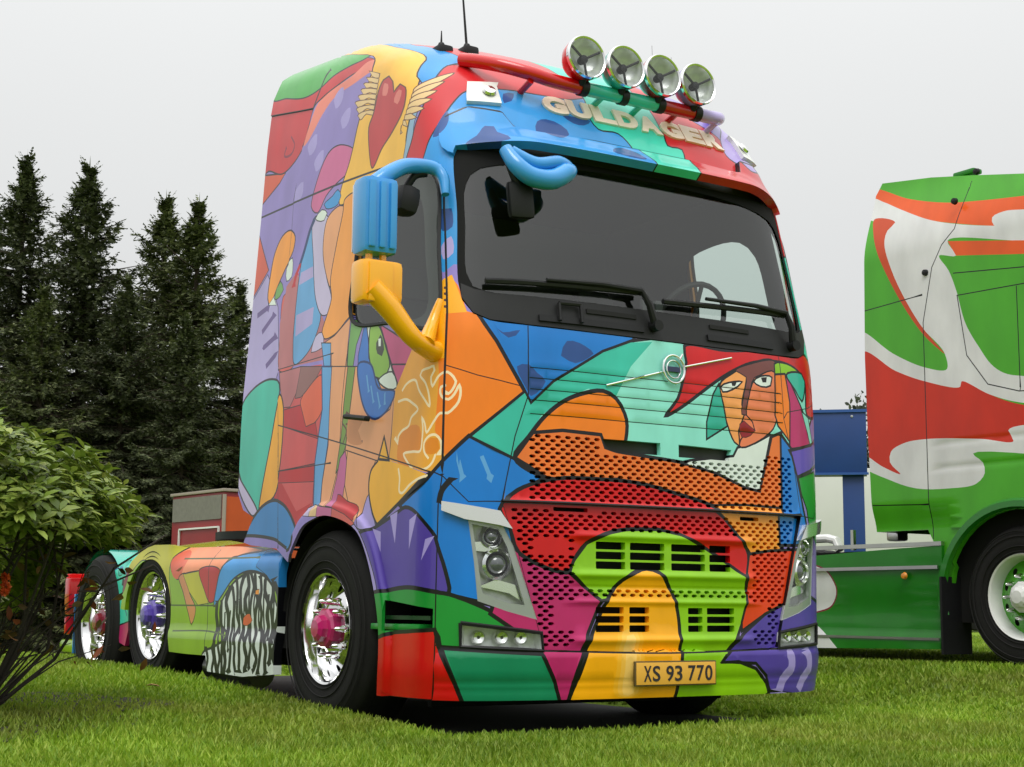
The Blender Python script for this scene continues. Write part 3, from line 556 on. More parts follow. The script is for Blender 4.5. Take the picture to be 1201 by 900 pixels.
('peach2',1,0.01,'K',"0.36,1.795 0.468,1.873 0.577,1.926 0.56,1.835 0.516,1.705 0.529,1.649 0.512,1.614 0.486,1.567 0.491,1.482 0.453,1.502 0.389,1.639"),
('brown2',1,0.006,'K',"0.484,1.886 0.577,1.926 0.809,1.967 0.798,1.904 0.628,1.862 0.578,1.768 0.553,1.651 0.513,1.654 0.537,1.764 0.562,1.859"),
('skin',1,0.008,'K',"0.608,1.828 0.663,1.874 0.798,1.907 0.776,1.623 0.707,1.559 0.604,1.506 0.506,1.477 0.488,1.485 0.525,1.547 0.607,1.575 0.592,1.62 0.548,1.651 0.577,1.762"),
('lips',1,0.004,'K',"0.496,1.601 0.528,1.621 0.562,1.6 0.61,1.575 0.573,1.544 0.508,1.532 0.491,1.567"),
('white2',1,0.01,'K',"0.368,1.79 0.432,1.818 0.53,1.83 0.493,1.801 0.381,1.763"),
('K',1,0,'K',"0.447,1.82 0.487,1.823 0.474,1.802 0.453,1.801"),
('white2',1,0.01,'K',"0.618,1.84 0.68,1.875 0.771,1.876 0.754,1.83 0.674,1.817"),
('K',1,0,'K',"0.679,1.867 0.728,1.874 0.72,1.844 0.69,1.841"),
('teal3',0,0.01,'K',"0.357,1.806 0.405,1.583 0.257,1.504 0.26,1.596 0.311,1.746"),
('lime',1,0.01,'K',"0.801,1.954 0.916,1.967 1.017,1.94 1.034,1.928 0.797,1.896"),
('orange',0,0.012,'K',"0.797,1.896 0.888,1.908 0.915,1.763 0.904,1.53 0.798,1.613 0.775,1.669"),
('magenta',0,0.012,'K',"0.892,1.896 0.929,1.871 1.054,1.706 1.138,1.533 0.896,1.495 0.914,1.751"),
('teal',1,0.012,'K',"0.899,1.903 1.065,1.928 1.099,1.89 1.044,1.77 0.977,1.828"),
('lightteal',0,0.01,'K',"1.031,1.715 1.109,1.688 1.169,1.551 1.127,1.535"),
('blue',0,0.018,'K',"0.817,1.568 0.91,1.499 1.006,1.198 1.064,1.05 1.049,0.98 0.807,0.972 0.808,1.176"),
('purple2',0,0.018,'K',"0.891,1.486 1.134,1.536 1.27,1.576 1.6,1.4 1.6,1.2 1.26,1.432 0.959,1.346 0.914,1.459"),
('green',0,0.012,'K',"0.97,1.344 1.189,1.392 1.6,1.25 1.6,0.85 1.093,1.051 1.054,1.177 0.998,1.255"),
('red',1,0.02,'K',"-0.996,1.098 -0.958,1.148 -0.905,1.191 -0.801,1.231 -0.659,1.258 -0.459,1.263 -0.195,1.254 0.082,1.206 0.265,1.166 0.371,1.113 0.461,1.028 0.553,0.92 0.531,0.804 0.367,0.885 0.222,0.951 0.08,1.003 -0.06,1.024 -0.266,1.022 -0.382,1.001 -0.51,0.948 -0.584,0.864 -0.609,0.806 -0.889,0.894 -0.934,0.999"),
('lime',0,0.018,'K',"-0.609,0.806 -0.584,0.864 -0.51,0.948 -0.382,1.001 -0.266,1.022 -0.06,1.029 0.08,1.007 0.222,0.955 0.367,0.885 0.525,0.804 0.542,0.699 0.515,0.589 0.47,0.502 0.341,0.365 0.454,0.367 0.581,0.331 0.675,0.258 0.705,0.204 0.6,0.15 0,0.15 0.019,0.44 -0.252,0.691 -0.424,0.669 -0.51,0.729"),
('orangered2',0,0.016,'K',"0.56,0.92 0.718,0.941 0.965,0.956 1.022,0.933 0.856,0.668 0.676,0.609 0.498,0.521 0.499,0.567 0.54,0.677 0.54,0.82"),
('purple',0,0.018,'K',"0.846,0.666 1.082,0.704 1.7,0.6 1.7,0.1 0.709,0.215 0.668,0.292 0.579,0.357 0.338,0.368 0.498,0.5 0.676,0.609"),
('@lilac',1,0.06,'',"0.788,0.217 0.812,0.277 0.867,0.327 0.869,0.377 0.842,0.416"),
('@lilac',1,0.06,'',"0.966,0.217 0.998,0.273 1.05,0.322 1.05,0.373 1.017,0.419"),
('gold',1,0.022,'K',"-0.143,0.831 -0.062,0.811 0.004,0.744 0.053,0.643 0.074,0.482 0.064,0.322 0.048,0.22 0,0.12 -0.62,0.12 -0.608,0.209 -0.565,0.302 -0.509,0.444 -0.459,0.545 -0.398,0.657 -0.32,0.753 -0.214,0.813"),
('gold_a',1,0,'K',"-0.306,0.541 -0.187,0.55 -0.173,0.338 -0.173,0.225 -0.342,0.22 -0.342,0.34"),
('gold_b',1,0,'K',"-0.288,0.521 -0.206,0.529 -0.2,0.338 -0.2,0.225 -0.316,0.22 -0.316,0.34"),
('gold_c',1,0,'K',"-0.269,0.5 -0.225,0.508 -0.226,0.338 -0.227,0.226 -0.289,0.219 -0.29,0.339")]

sh.load(PAINT)
outl = [(-3.5, 3.88), (-3.5, 1.30), (-3.42, 1.20), (-3.28, 1.15), (-3.40, 1.005), (-3.30, .985), (-2.95, .955), (-2.80, .875)]+[tuple(p) for p in ARCHC[:-1]]+[(-1.725, .2)]
OUT = resample(outl+mir(outl[::-1]), True, .12)
sh.hole(catmull(WSL, True, .05)); 
for s_ in (1, -1):
    f = (lambda P: [(s_*a, b) for a, b in P])
    sh.hole(catmull(f(WIN), True, .05)); sh.hole(resample(f(HEAD), True, .06)); sh.hole(resample(f(FOG), True, .06)); sh.hole(resample(f(STEP), True, .08))
    sh.seam(f(GUT), .013); sh.seam(f(SIDE_SEAM)); sh.seam(f(HEADSEAM), smooth=False)
    sh.seam(f([(-3.003, 3.035), (-3.008, 2.851), (-3.044, 2.002), (-2.99, 1.668), (-2.95, 1.2), (-2.93, .955)]))
    sh.seam(f([(-2.66, 3.50), (-2.862, 3.329), (-2.98, 3.089), (-3.003, 3.035)]), .009); sh.seam(f([(-3.5, 3.55), (-3.24, 3.536), (-2.66, 3.50)]), .008); sh.seam(f([(-2.66, 3.50), (-2.52, 3.58), (-2.35, 3.66), (-2.2, 3.70)]), .012)
    sh.seam(f([(-2.21, 2.12), (-2.24, 1.8), (-2.25, 1.49)]), .006); sh.seam(f([(-3.044, 2.002), (-2.372, 2.002)]), .006); sh.seam(f([(-2.966, 1.398), (-2.34, 1.396)]), .006)
    sh.seam(f([(-1.284, 1.79), (-1.115, 1.74), (-.885, 1.696), (-.85, 1.655)]), .005, smooth=False); sh.seam(f([(-.85, 2.0), (-.85, 1.655), (-.92, 1.45), (-.985, 1.136)]), .006, smooth=False)
    sh.seam(f([(-.985, 1.136), (-.9, .9), (-.76, .445)]), .006, smooth=False); sh.seam(f([(-1.302, .455), (-.76, .43)]), .006, smooth=False)
    sh.seam(f([(-1.284, 1.255), (-1.15, 1.13), (-.985, 1.136)]), .005, smooth=False)
sh.seam([(-.985, 1.136), (.985, 1.136)], .016, smooth=False); sh.seam([(-.76, .43), (0, .415), (.76, .43)], .008)
sh.seam(np.vstack([R_VIS[3:7], ]), .004, smooth=False) if 0 else None
sh.seam([(-1.22, 3.12), (-1.08, 3.18), (-.885, 3.155), (-.84, 3.074), (-.3, 3.066), (.3, 3.066), (.84, 3.074), (.885, 3.155), (1.08, 3.18), (1.22, 3.12)], .010, smooth=False)
sh.loop(R_VIS)
# openings of the front
def rect(u0, u1, v0, v1, c=.004): return [(u0+c, v0), (u1-c, v0), (u1, v0+c), (u1, v1-c), (u1-c, v1), (u0+c, v1), (u0, v1-c), (u0, v0+c)]
sh.hole([(-.425, 1.465), (-.40, 1.425), (-.36, 1.402), (-.055, 1.402), (-.055, 1.465)]); sh.hole([(.065, 1.465), (.065, 1.400), (.405, 1.400), (.43, 1.458)])
sh.hole(rect(-.70, -.50, 1.098, 1.118)); sh.hole(rect(.50, .64, 1.094, 1.114))
OPEN = []
for (u0, u1) in ((-.455, -.275), (-.245, -.025), (.02, .245), (.275, .42)):
    for (v0, v1) in ((.920, .957), (.872, .909), (.824, .861)):
        OPEN.append((u0, u1, v0, v1))
for (u0, u1) in ((-.455, -.285), (-.250, -.125)):
    for (v0, v1) in ((.608, .640), (.563, .596), (.518, .551)): OPEN.append((u0, u1, v0, v1))
for (u0, u1) in ((.128, .225), (.255, .445)):
    for (v0, v1) in ((.606, .638), (.562, .595), (.518, .550)): OPEN.append((u0, u1, v0, v1))
for o_ in OPEN: sh.hole(rect(*o_))
RED_ARC = np.array([(-.60, .80), (-.56, .88), (-.50, .955), (-.36, 1.005), (-.1, 1.02), (.2, 1.01), (.40, .96), (.56, .86), (.60, .80)])
def mesh_ok(u, v):
    a = abs(u)
    if v > 1.145:                                           # upper flap
        if v > 1.475 or a > .90: return False
        if u < -.83: return False
        if v > 1.385 and -.44 < u < .66: return False
        if v > 1.44 and u >= -.44: return False
        return True
    if not .45 < v < 1.105: return False
    lim = .80+(v-.445)*.30-.06
    if a > lim: return False
    if v > 1.085 and (.45 < a < .74): return False
    if v > 1.005 and a < .62: return True
    if .685 < v < .725 and a < .60: return True
    if a < .58 and v < 1.03: return False
    if .60 < a < .80 and .89 < v < .975 and u < 0: return False
    if a < .70 and .52 < v < .66: return False
    if a < .72 and .74 < v < .80: return True
    return True
hw, hh = .0190, .0078
for j in range(52):
    v = .458+j*.0200
    for i in range(-17, 18):
        u = i*.0570+(.0285 if j % 2 else 0)
        if mesh_ok(u, v): sh.hole([(u-hw, v), (u-hw*.55, v-hh), (u+hw*.55, v-hh), (u+hw, v), (u+hw*.55, v+hh), (u-hw*.55, v+hh)])
# grid points carrying the curvature
sh.pts(grid(-1.56, 1.561, .052, .23, 3.86, .055)); sh.pts(grid(-3.46, -1.6, .16, 1.0, 3.3, .09)); sh.pts(grid(1.6, 3.46, .16, 1.0, 3.3, .09))
sh.pts(grid(-3.46, -1.6, .11, 3.32, 3.87, .035)); sh.pts(grid(1.6, 3.46, .11, 3.32, 3.87, .035)); sh.pts(grid(-1.56, 1.56, .08, 3.58, 3.87, .03))
for c in CREASE: 
    sh.seam([(-.84, c), (-.3, c-.004), (.3, c-.004), (.84, c)], .0045, smooth=False)
for c in (.985, .795, .665, .478, .735):
    for d in (-.03, -.018, -.009, 0, .009, .018, .03): sh.loop([(x, c+d) for x in np.linspace(-.66, .66, 12)], False)
for c in (.285, .245, .42): 
    for d in (-.012, 0, .012): sh.loop([(x, c+d) for x in np.linspace(-1.29, 1.29, 40)], False)
for d in (.03, .05, .065, .085):
    L_ = offset_line(ARCHC, d, False); sh.loop(L_, False); sh.loop(L_*[-1, 1], False)
V2, F2, C2 = sh.cut(OUT)
Cf = C2.copy(); far = Cf[:, 0] > 1.62; Cf[far, 0] *= -1
fc = sh.colours(Cf)
# which panel a facet belongs to
GUTC = catmull(GUT, False)
def gut_v(a): 
    o = np.argsort(-GUTC[:, 0]); return np.interp(-a, GUTC[::-1][:, 0] if GUTC[0, 0] > GUTC[-1, 0] else GUTC[:, 0], GUTC[::-1][:, 1] if GUTC[0, 0] > GUTC[-1, 0] else GUTC[:, 1])
gtop = GUTC[GUTC[:, 1] > 2.74]
a2 = np.abs(C2[:, 0]); v2 = C2[:, 1]
gv = np.interp(-a2, gtop[:, 0], gtop[:, 1])
door_low = np.interp(a2, [1.284, 2.236, 2.99], [1.257, 1.493, 1.668])
part = np.full(len(C2), 'headlight_surround      ', dtype=object)
part[:] = 'corner_panel'
part[(a2 < 1.302) & (v2 < 1.136)] = 'headlight_surround'
part[(a2 < 1.302) & (v2 < .445)] = 'bumper'
part[(v2 > 2.05) & (a2 < 1.284)] = 'windshield_pillar'
part[a2 >= 1.284] = 'side_panel'
part[(a2 >= 1.284) & (v2 < door_low) & (a2 < 2.99)] = 'wheel_arch_panel'
part[(a2 >= 1.302) & (v2 < .70) & (a2 < 1.8)] = 'step_panel'
part[(a2 >= 1.284) & (v2 >= door_low) & (a2 < 2.235)] = 'door'
drear = np.interp(v2, [.9, 1.2, 1.668, 2.002, 2.851, 3.035, 3.089, 3.329, 3.5, 3.56], [2.93, 2.95, 2.99, 3.044, 3.008, 3.003, 2.98, 2.862, 2.66, 2.6])
part[a2 >= drear] = 'side_deflector'
part[(v2 > gv) & (a2 >= 1.284) & (a2 < drear)] = 'roof'
part[(v2 > 2.95) & (a2 < 1.284)] = 'roof'
part[(v2 > np.interp(a2, [2.6, 2.66, 3.24, 3.5], [3.4, 3.50, 3.536, 3.55])) & (a2 > 2.6)] = 'roof'
part[pip(R_GR, C2)] = 'grille'; part[pip(R_FP, C2)] = 'front_panel'; part[pip(R_VIS, C2)] = 'visor'

truck = empty('show_truck', (0, 0, 0), None, 'tractor truck airbrushed all over with bright cartoon faces and patches', 'truck', None)
DEPTH = dict(visor=.05, grille=.035, front_panel=.03, bumper=.03, door=.03)
for nm in sorted(set(part)):
    sel = part == nm
    sides = [None] if nm in ('visor', 'grille', 'front_panel', 'bumper', 'roof') else [-1, 1]
    for sd_ in sides:
        q = sel if sd_ is None else sel & (np.sign(C2[:, 0]) == sd_)
        if not q.any(): continue
        f = lifted(nm)
        # dark seams are pressed in
        sheet_object(nm, V2, F2[q], fc[q], f, (lambda Q, f=f: skin_n(Q, f)), DEPTH.get(nm, .018), M_PAINT, truck)
# roof cap
ring = np.array([(u, 3.88) for u in np.linspace(-3.5, 3.5, 90)]); R3 = skin(ring); cen = np.array([0, 2.2, R3[:, 2].max()+.02])
mesh('roof_cap', list(R3)+list((R3-cen)*.4+cen+[0, 0, .0])+[cen], [(i, i+1, 90+i+1, 90+i) for i in range(89)]+[(90+i, 90+i+1, 180) for i in range(89)]+[(0, 90, 179, 89), (90, 180, 179)], mat('roof_yellow', PAL['yellow2'], .35, coat=.2), truck)

def patch(name, P, h, m, parent, depth=.0, smooth=False, holes=(), col=None, step=.05, base=skin):
    """a sheet following the cab skin at height h above it"""
    C = catmull(P, True, .04) if smooth else resample(P, True, .06)
    t = Sheet(); mn, mx = C.min(0), C.max(0)
    for hl in holes: t.hole(hl)
    if mx[0]-mn[0] > .1: t.pts(grid(mn[0]+.01, mx[0]-.01, step, mn[1]+.01, mx[1]-.01, step))
    V, Fc, Cc = t.cut(C)
    f = lambda Q: base(Q)+skin_n(Q, base)*(h(Q)[:, None] if callable(h) else h)
    return sheet_object(name, V, Fc, np.tile(np.array(col or (.5, .5, .5)), (len(Fc), 1)), f, lambda Q: skin_n(Q, f), depth, m, parent)

# ---- glazing, cowl, wipers
patch('windshield', WSL, -.012, M_GLASS, truck, smooth=True)
COWL = [(-1.205, 2.20), (-1.203, 2.13), (-1.143, 2.05), (-1.054, 2.018), (-.846, 2.006), (-.443, 2.0)]; COWT = [(-.384, 2.155), (-1.0, 2.155), (-1.13, 2.17)]
cowl = patch('cowl', COWL+mir(COWL[::-1])+mir(COWT[::-1])+COWT, .004, mat('cowl_grey', (.016, .016, .017), .5, noise=.2, nscale=9, spec=.3), truck, .02)
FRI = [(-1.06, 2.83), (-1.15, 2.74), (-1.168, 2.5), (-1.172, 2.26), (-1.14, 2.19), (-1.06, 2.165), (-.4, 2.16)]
patch('glass_border', WSL, -.006, mat('frit_visor_shade', (.010, .010, .010), .75, spec=.15), truck, smooth=True, holes=[catmull(FRI+mir(FRI[::-1]), True, .06)])  # black frit; the deep top band paints in the visor's shadow
def bar_on(mb, P, h, r, n=6): mb.tube([at(u, v, hh_) for (u, v), hh_ in zip(P, h)], r, n)
for W in ([(-.072, 2.063), (-.12, 2.16), (-.16, 2.236), (-.413, 2.243), (-.75, 2.232)], [(.969, 2.065), (.945, 2.16), (.922, 2.240), (.67, 2.250), (.30, 2.247)]):
    wp = empty('wiper', at(*W[0]), truck); L0 = at(*W[0])
    b = MB(); b.tube([at(u, v, h_)-L0 for (u, v), h_ in zip(W, (.03, .06, .055, .05, .045))], [.022, .019, .016, .013, .010], 8); b.build('wiper_arm', M_BLACK, wp)
    e0, e1 = W[2][0]+.02, W[2][0]-.92
    b = MB(); b.tube([at(e0+(e1-e0)*t, 2.236-.030*t, .028) for t in np.linspace(0, 1, 12)], .015, 6); o = b.build('wiper_blade', M_BLACK, wp); o.location = -L0
    b = MB(); b.lathe([(.0, -.03), (.028, -.03), (.03, .03), (0, .035)], 14, Matrix.Translation(at(W[0][0], W[0][1], .03)-L0) @ Matrix.Rotation(math.radians(90), 4, 'Z')); b.build('wiper_pivot', M_BLACK, wp)
for u0, u1, v0, v1 in ((-.79, -.14, 2.028, 2.06), (.30, .80, 2.03, 2.062)):
    patch('cowl_vent', [(u0, v0), (u1, v0), (u1, v1), (u0, v1)], .016, M_BLACK, truck, .02)
for u0, u1, v0, v1 in ((-.50, -.18, 2.095, 2.118), (.33, .62, 2.098, 2.12)):
    patch('cowl_slot', [(u0, v0), (u1, v0), (u1, v1), (u0, v1)], .012, M_DARK, truck, .02)
b = MB()
for q in (((-.675, 2.035), (-.675, 2.125)), ((-.675, 2.125), (-.545, 2.128)), ((-.545, 2.128), (-.545, 2.035))): b.tube([at(*q[0], .025), at(*q[1], .025)], .010, 6)
b.build('cowl_handle', M_BLACK, truck)

# ---- door windows
doors = [o for o in truck.children if o.name.split('.')[0] == 'door']
for s_, d_ in zip((1, -1), doors):
    P = [(s_*a, b_) for a, b_ in WIN]
    if s_ < 0: P = P[::-1]
    patch('side_window', P, -.015, M_GLASS, d_, smooth=True)
    Wc = catmull(P, True, .04); fr = offset_line(Wc, (.018 if s_ > 0 else .018), True)
    b = MB(); b.tube([at(x, y, -.002) for x, y in np.vstack([Wc, Wc[:1]])], .012, 6, cap=False); b.build('window_seal', M_BLACK, d_)
    hp = [at(s_*-2.12, 1.62, .03), at(s_*-2.12, 1.62, .045), at(s_*-1.9, 1.585, .045), at(s_*-1.9, 1.585, .03)]
    b = MB(); b.tube(hp, .014, 8); b.build('door_handle', M_BLACK, d_)

# ---- inside of the cab
lin = Sheet(); LO = [(-3.0, 1.15), (3.0, 1.15), (3.0, 3.3), (-3.0, 3.3)]
lin.hole(catmull(WSL, True, .06))
WINI = [(-2.20, 2.17), (-2.18, 2.5), (-2.13, 2.78), (-1.95, 2.83), (-1.66, 2.81), (-1.56, 2.70), (-1.54, 2.4), (-1.54, 2.10), (-1.9, 2.11)]
for s_ in (1, -1): lin.hole(catmull([(s_*a, b_) for a, b_ in WINI], True, .06))
lin.pts(grid(-2.95, 2.95, .1, 1.2, 3.28, .1)); Vl, Fl, Cl = lin.cut(resample(LO, True, .15))
sheet_object('cab_lining', Vl, Fl, np.tile([.05]*3, (len(Fl), 1)), lambda Q: skin(Q)-skin_n(Q)*.05, lambda Q: skin_n(Q), 0, M_INT, truck)
b = MB(); b.box((0, 2.06, 2.12), (2.20, .06, 2.1)); b.build('cab_back_wall', M_INT, truck)
b = MB(); b.box((0, 1.45, 3.12), (2.16, 1.2, .03)); b.build('headlining', M_INT, truck)
b = MB(); b.box((0, 1.25, 1.16), (2.3, 1.8, .05)); b.build('cab_floor', M_INT2, truck)
b = MB(); b.box((0, 1.75, 1.75), (2.2, .70, .25), bev=.05); b.build('bunk', M_INT2, truck)
b = MB(); b.box((0, .42, 1.86), (2.28, .42, .30), bev=.07); b.box((.55, .62, 1.98), (.62, .22, .16), bev=.05); b.build('dashboard', M_INT2, truck)
for sx in (-.62, .62):
    st = empty('seat', (sx, 1.15, 1.2), truck)
    b = MB(); b.box((0, 0, .38), (.52, .5, .16), bev=.05); b.build('seat_cushion', M_INT2, st)
    b = MB(); b.box((0, .30, .80), (.5, .14, .75), Matrix.Rotation(math.radians(-10), 3, 'X'), bev=.05); b.build('backrest', M_INT2, st)
    b = MB(); b.box((0, .38, 1.27), (.28, .10, .20), Matrix.Rotation(math.radians(-8), 3, 'X'), bev=.04); b.build('headrest', M_INT2, st)
b = MB(); Ms = Matrix.Translation((.60, .55, 2.24)) @ Matrix.Rotation(math.radians(-62), 4, 'X')
ci = [Ms @ Vector((.23*math.cos(t), .23*math.sin(t), 0)) for t in np.linspace(0, 2*math.pi, 29)]; b.tube(ci, .016, 8, cap=False)
for t in (.3, 2.84, 4.71): b.tube([Ms @ Vector((0, 0, -.02)), Ms @ Vector((.22*math.cos(t), .22*math.sin(t), 0))], .014, 6)
b.tube([Ms @ Vector((0, 0, 0)), Ms @ Vector((0, 0, -.35))], .035, 8); b.build('steering_wheel', M_INT2, truck)
for ux in (.0, .09): 
    b = MB(); p = at(ux-.02, 2.2, -.10); b.box(p, (.05, .03, .12), bev=.01); b.build('dash_device', M_INT, truck)

# ---- dark core behind the openings, chassis
b = MB(); b.box((0, .62, .80), (2.06, .72, .78)); b.box((0, .50, 1.25), (1.95, .5, .45)); b.build('engine_bay', M_DARK, truck)
patch('grille_backing', [(-1.0, .44), (1.0, .44), (1.1, 1.48), (-1.1, 1.48)], -.10, M_DARK, truck)
ch = MB()
for sx in (-.42, .42): ch.box((sx, 3.6, .82), (.09, 5.4, .26))
for y in (1.2, 2.6, 3.4, 4.7, 6.2): ch.box((0, y, .80), (.8, .12, .22))
ch.build('chassis_frame', M_BLACK, truck)
b = MB(); b.box((-.86, 2.75, .60), (.58, 1.3, .62), bev=.08); b.build('fuel_tank', M_BLACK, truck)
b = MB(); b.box((.86, 2.75, .60), (.58, 1.3, .62), bev=.08); b.build('battery_box', M_BLACK, truck)
for y, z in ((1.38, .5), (4.09, .56), (5.34, .5)):
    b = MB(); b.tube([(-1.0, y, z), (1.0, y, z)], .09, 10); b.build('axle', M_BLACK, truck)
b = MB(); b.box((0, .75, .24), (1.9, .04, .22), bev=.01); b.build('bumper_shade_plate', M_DARK, truck)  # added black plate: hides the wheel, keeps the under-bumper shade black
b = MB(); b.box((0, 2.3, .62), (1.3, 2.6, .5)); b.box((0, 4.7, .72), (.8, 2.6, .35)); b.build('underbody', M_DARK, truck)
for sx in (-1, 1):
    b = MB(); V = []; Fc = []
    for k in range(15):
        an = math.radians(-10+200*k/14); r = .60
        for xx in (sx*.78, sx*1.225): V.append((xx, 1.38+r*math.cos(an)*.98, .50+r*math.sin(an)))
    for k in range(14): Fc.append((2*k, 2*k+1, 2*k+3, 2*k+2))
    b.add(V, Fc); b.build('wheel_well', M_DARK, truck)
b = MB(); b.lathe([(0, -.02), (.46, -.02), (.46, .04), (.1, .06), (0, .06)], 28, Matrix.Translation((0, 4.85, 1.14)) @ Matrix.Rotation(math.radians(-90), 4, 'Y')); b.build('fifth_wheel', M_BLACK, truck)

# ---- step behind the bumper corner
for s_ in (-1, 1):
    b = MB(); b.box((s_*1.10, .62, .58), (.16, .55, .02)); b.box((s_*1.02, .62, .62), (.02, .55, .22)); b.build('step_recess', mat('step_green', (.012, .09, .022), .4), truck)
    b = MB(); b.box((s_*1.17, .62, .535), (.12, .50, .03), bev=.006); b.build('step_tread', mat('step_green2', PAL['green'], .35, coat=.3), truck)
# ------------------------------------------------------------------ lamps of the front
def axis_m(p, d): return Matrix.Translation(p) @ Vector(d).normalized().to_track_quat('X', 'Z').to_matrix().to_4x4()
M_WHITE = mat('white_lacquer', (.78, .78, .76), .25, coat=.4)
M_AMBERL = mat('amber_lens', (.7, .25, .02), .15, coat=.5)
def hull(name, P, h0, h1, shrink, m, parent):
    C = resample(P, True, .06); c = C.mean(0); n = len(C); C1 = c+(C-c)*shrink
    V = [at(u, v, h0) for u, v in C]+[at(u, v, h1) for u, v in C1]+[at(c[0], c[1], h1-.01)]
    Fc = [(i, (i+1) % n, n+(i+1) % n, n+i) for i in range(n)]+[(n+i, n+(i+1) % n, 2*n) for i in range(n)]
    return mesh(name, V, Fc, m, parent)
M_HOUSE = mat('lamp_housing', (.85, .86, .85), .25, .15, noise=.25, nscale=40)
for s_ in (-1, 1):
    f = lambda P: [(-s_*a, b_) for a, b_ in P] if s_ > 0 else list(P)
    g = lambda P: f(P)[::-1] if s_ > 0 else f(P)
    u = lambda a: a if s_ < 0 else -a
    hl = empty('headlight', at(u(-1.0), .83), truck); L0 = at(u(-1.0), .83)
    def put(o): o.parent = hl; o.location = o.location-L0; return o
    put(hull('lamp_housing', g(HEAD), -.002, -.075, .96, M_HOUSE, None))
    d = Vector((s_*.30, -1, .02)).normalized()
    for (uu, vv, r) in ((-1.0, .835, .075), (-1.03, .965, .055)):
        c = at(u(uu), vv, -.045); b = MB(); b.lathe([(r*.70, .02), (r*.82, .045), (r, .03), (r*1.05, -.02), (r*.9, -.09)], 28, axis_m(c, d)); put(b.build('lamp_ring', M_SILVER, None))
        b = MB(); b.lathe([(0, .045), (r*.3, .042), (r*.55, .03), (r*.70, .005), (r*.7, -.05)], 24, axis_m(c, d)); put(b.build('projector', mat('projector_glass', (.05, .055, .06), .03, spec=.9, coat=1), None))
    for P_ in ([(-1.13, .90), (-1.06, .895), (-.99, .915), (-1.05, .945), (-1.12, .94)], [(-1.09, .73), (-.93, .70), (-.86, .66), (-.90, .74), (-1.0, .765)], [(-.93, .91), (-.90, .90), (-.83, .68), (-.87, .70)]):
        put(patch('chrome_blade', g(P_), -.03, M_SILVER, None, .03))
    put(patch('lamp_bezel', g(HEAD), -.004, mat('bezel_grey', (.42, .43, .42), .35, .4), None, .02, holes=[np.array(g([(-1.13, 1.025), (-1.0, 1.0), (-.955, .92), (-.86, .645), (-.95, .655), (-1.075, .70), (-1.098, .84)]))]))
    put(patch('lamp_cover', g(HEAD), .004, M_CLEAR, None))
    TR = [(-1.272, 1.132), (-1.0, 1.088), (-.938, 1.004), (-1.0, 1.020), (-1.165, 1.046), (-1.272, 1.088)]
    put(patch('lamp_brow', g(TR), .030, mat('bright_trim', (.82, .82, .82), .14, .85), None, .04))
    fg = empty('fog_light', at(u(-.97), .49), truck); L1 = at(u(-.97), .49)
    def put2(o): o.parent = fg; o.location = o.location-L1; return o
    put2(hull('lamp_housing', g(FOG), -.002, -.07, .94, M_HOUSE, None)); put2(patch('lamp_cover', g(FOG), -.004, M_CLEAR, None))
    for uu in (-1.09, -.97, -.87):
        c = at(u(uu), .492, -.035); b = MB(); b.lathe([(.008, .012), (.026, .02), (.032, .012), (.034, -.03)], 16, axis_m(c, d)); put2(b.build('reflector', M_SILVER, None))
    Cb = resample(g(FOG), True, .1); b = MB(); b.tube([at(x, y, .002) for x, y in np.vstack([Cb, Cb[:1]])], .010, 6, cap=False); put2(b.build('lamp_frame', M_BLACK, None))
    # roof marker light
    ko = .13 if s_ > 0 else 0.
    MK = [(-1.03-ko, 3.345), (-.84-ko, 3.36), (-.86-ko, 3.33), (-.87-ko, 3.215), (-1.075-ko, 3.21), (-1.065-ko, 3.25)]
    mk = patch('marker_light', g(MK), .022, M_WHITE, truck, .03)
    c = at(u(-.925-ko), 3.28, .03); b = MB(); b.lathe([(0, .018), (.03, .014), (.036, 0)], 20, axis_m(c, Vector(skin_n(np.array([[u(-.925-ko), 3.28]]))[0]))); b.build('marker_lens', M_SILVER, mk)

# ---- emblem and bar on the front panel
fp = [o for o in truck.children if o.name.startswith('front_panel')][0]
Rg = [at(.036+.072*math.cos(t), 1.851+.072*math.sin(t), .016) for t in np.linspace(0, 2*math.pi, 41)]
b = MB(); b.tube(Rg, .0065, 8, cap=False); b.build('emblem_ring', M_CHROME, fp)
Rg = [at(.036+.046*math.cos(t), 1.851+.046*math.sin(t), .014) for t in np.linspace(0, 2*math.pi, 33)]
b = MB(); b.tube(Rg, .004, 8, cap=False); b.build('emblem_inner_ring', M_CHROME, fp)
patch('emblem_bar', [(-.005, 1.838), (.078, 1.838), (.078, 1.864), (-.005, 1.864)], .018, mat('emblem_blue', (.02, .03, .08), .3), fp, .02)
b = MB(); b.tube([at(.075, 1.905, .016), at(.10, 1.935, .016)], [.007, .005], 6); b.build('emblem_arrow', M_CHROME, fp)
for (p, q) in (((-.40, 1.733), (-.035, 1.832)), ((.108, 1.870), (.455, 1.950))):
    b = MB(); b.tube([at(p[0]+(q[0]-p[0])*t, p[1]+(q[1]-p[1])*t, .008) for t in np.linspace(0, 1, 9)], .005, 6); b.build('emblem_bar', M_CHROME, fp)

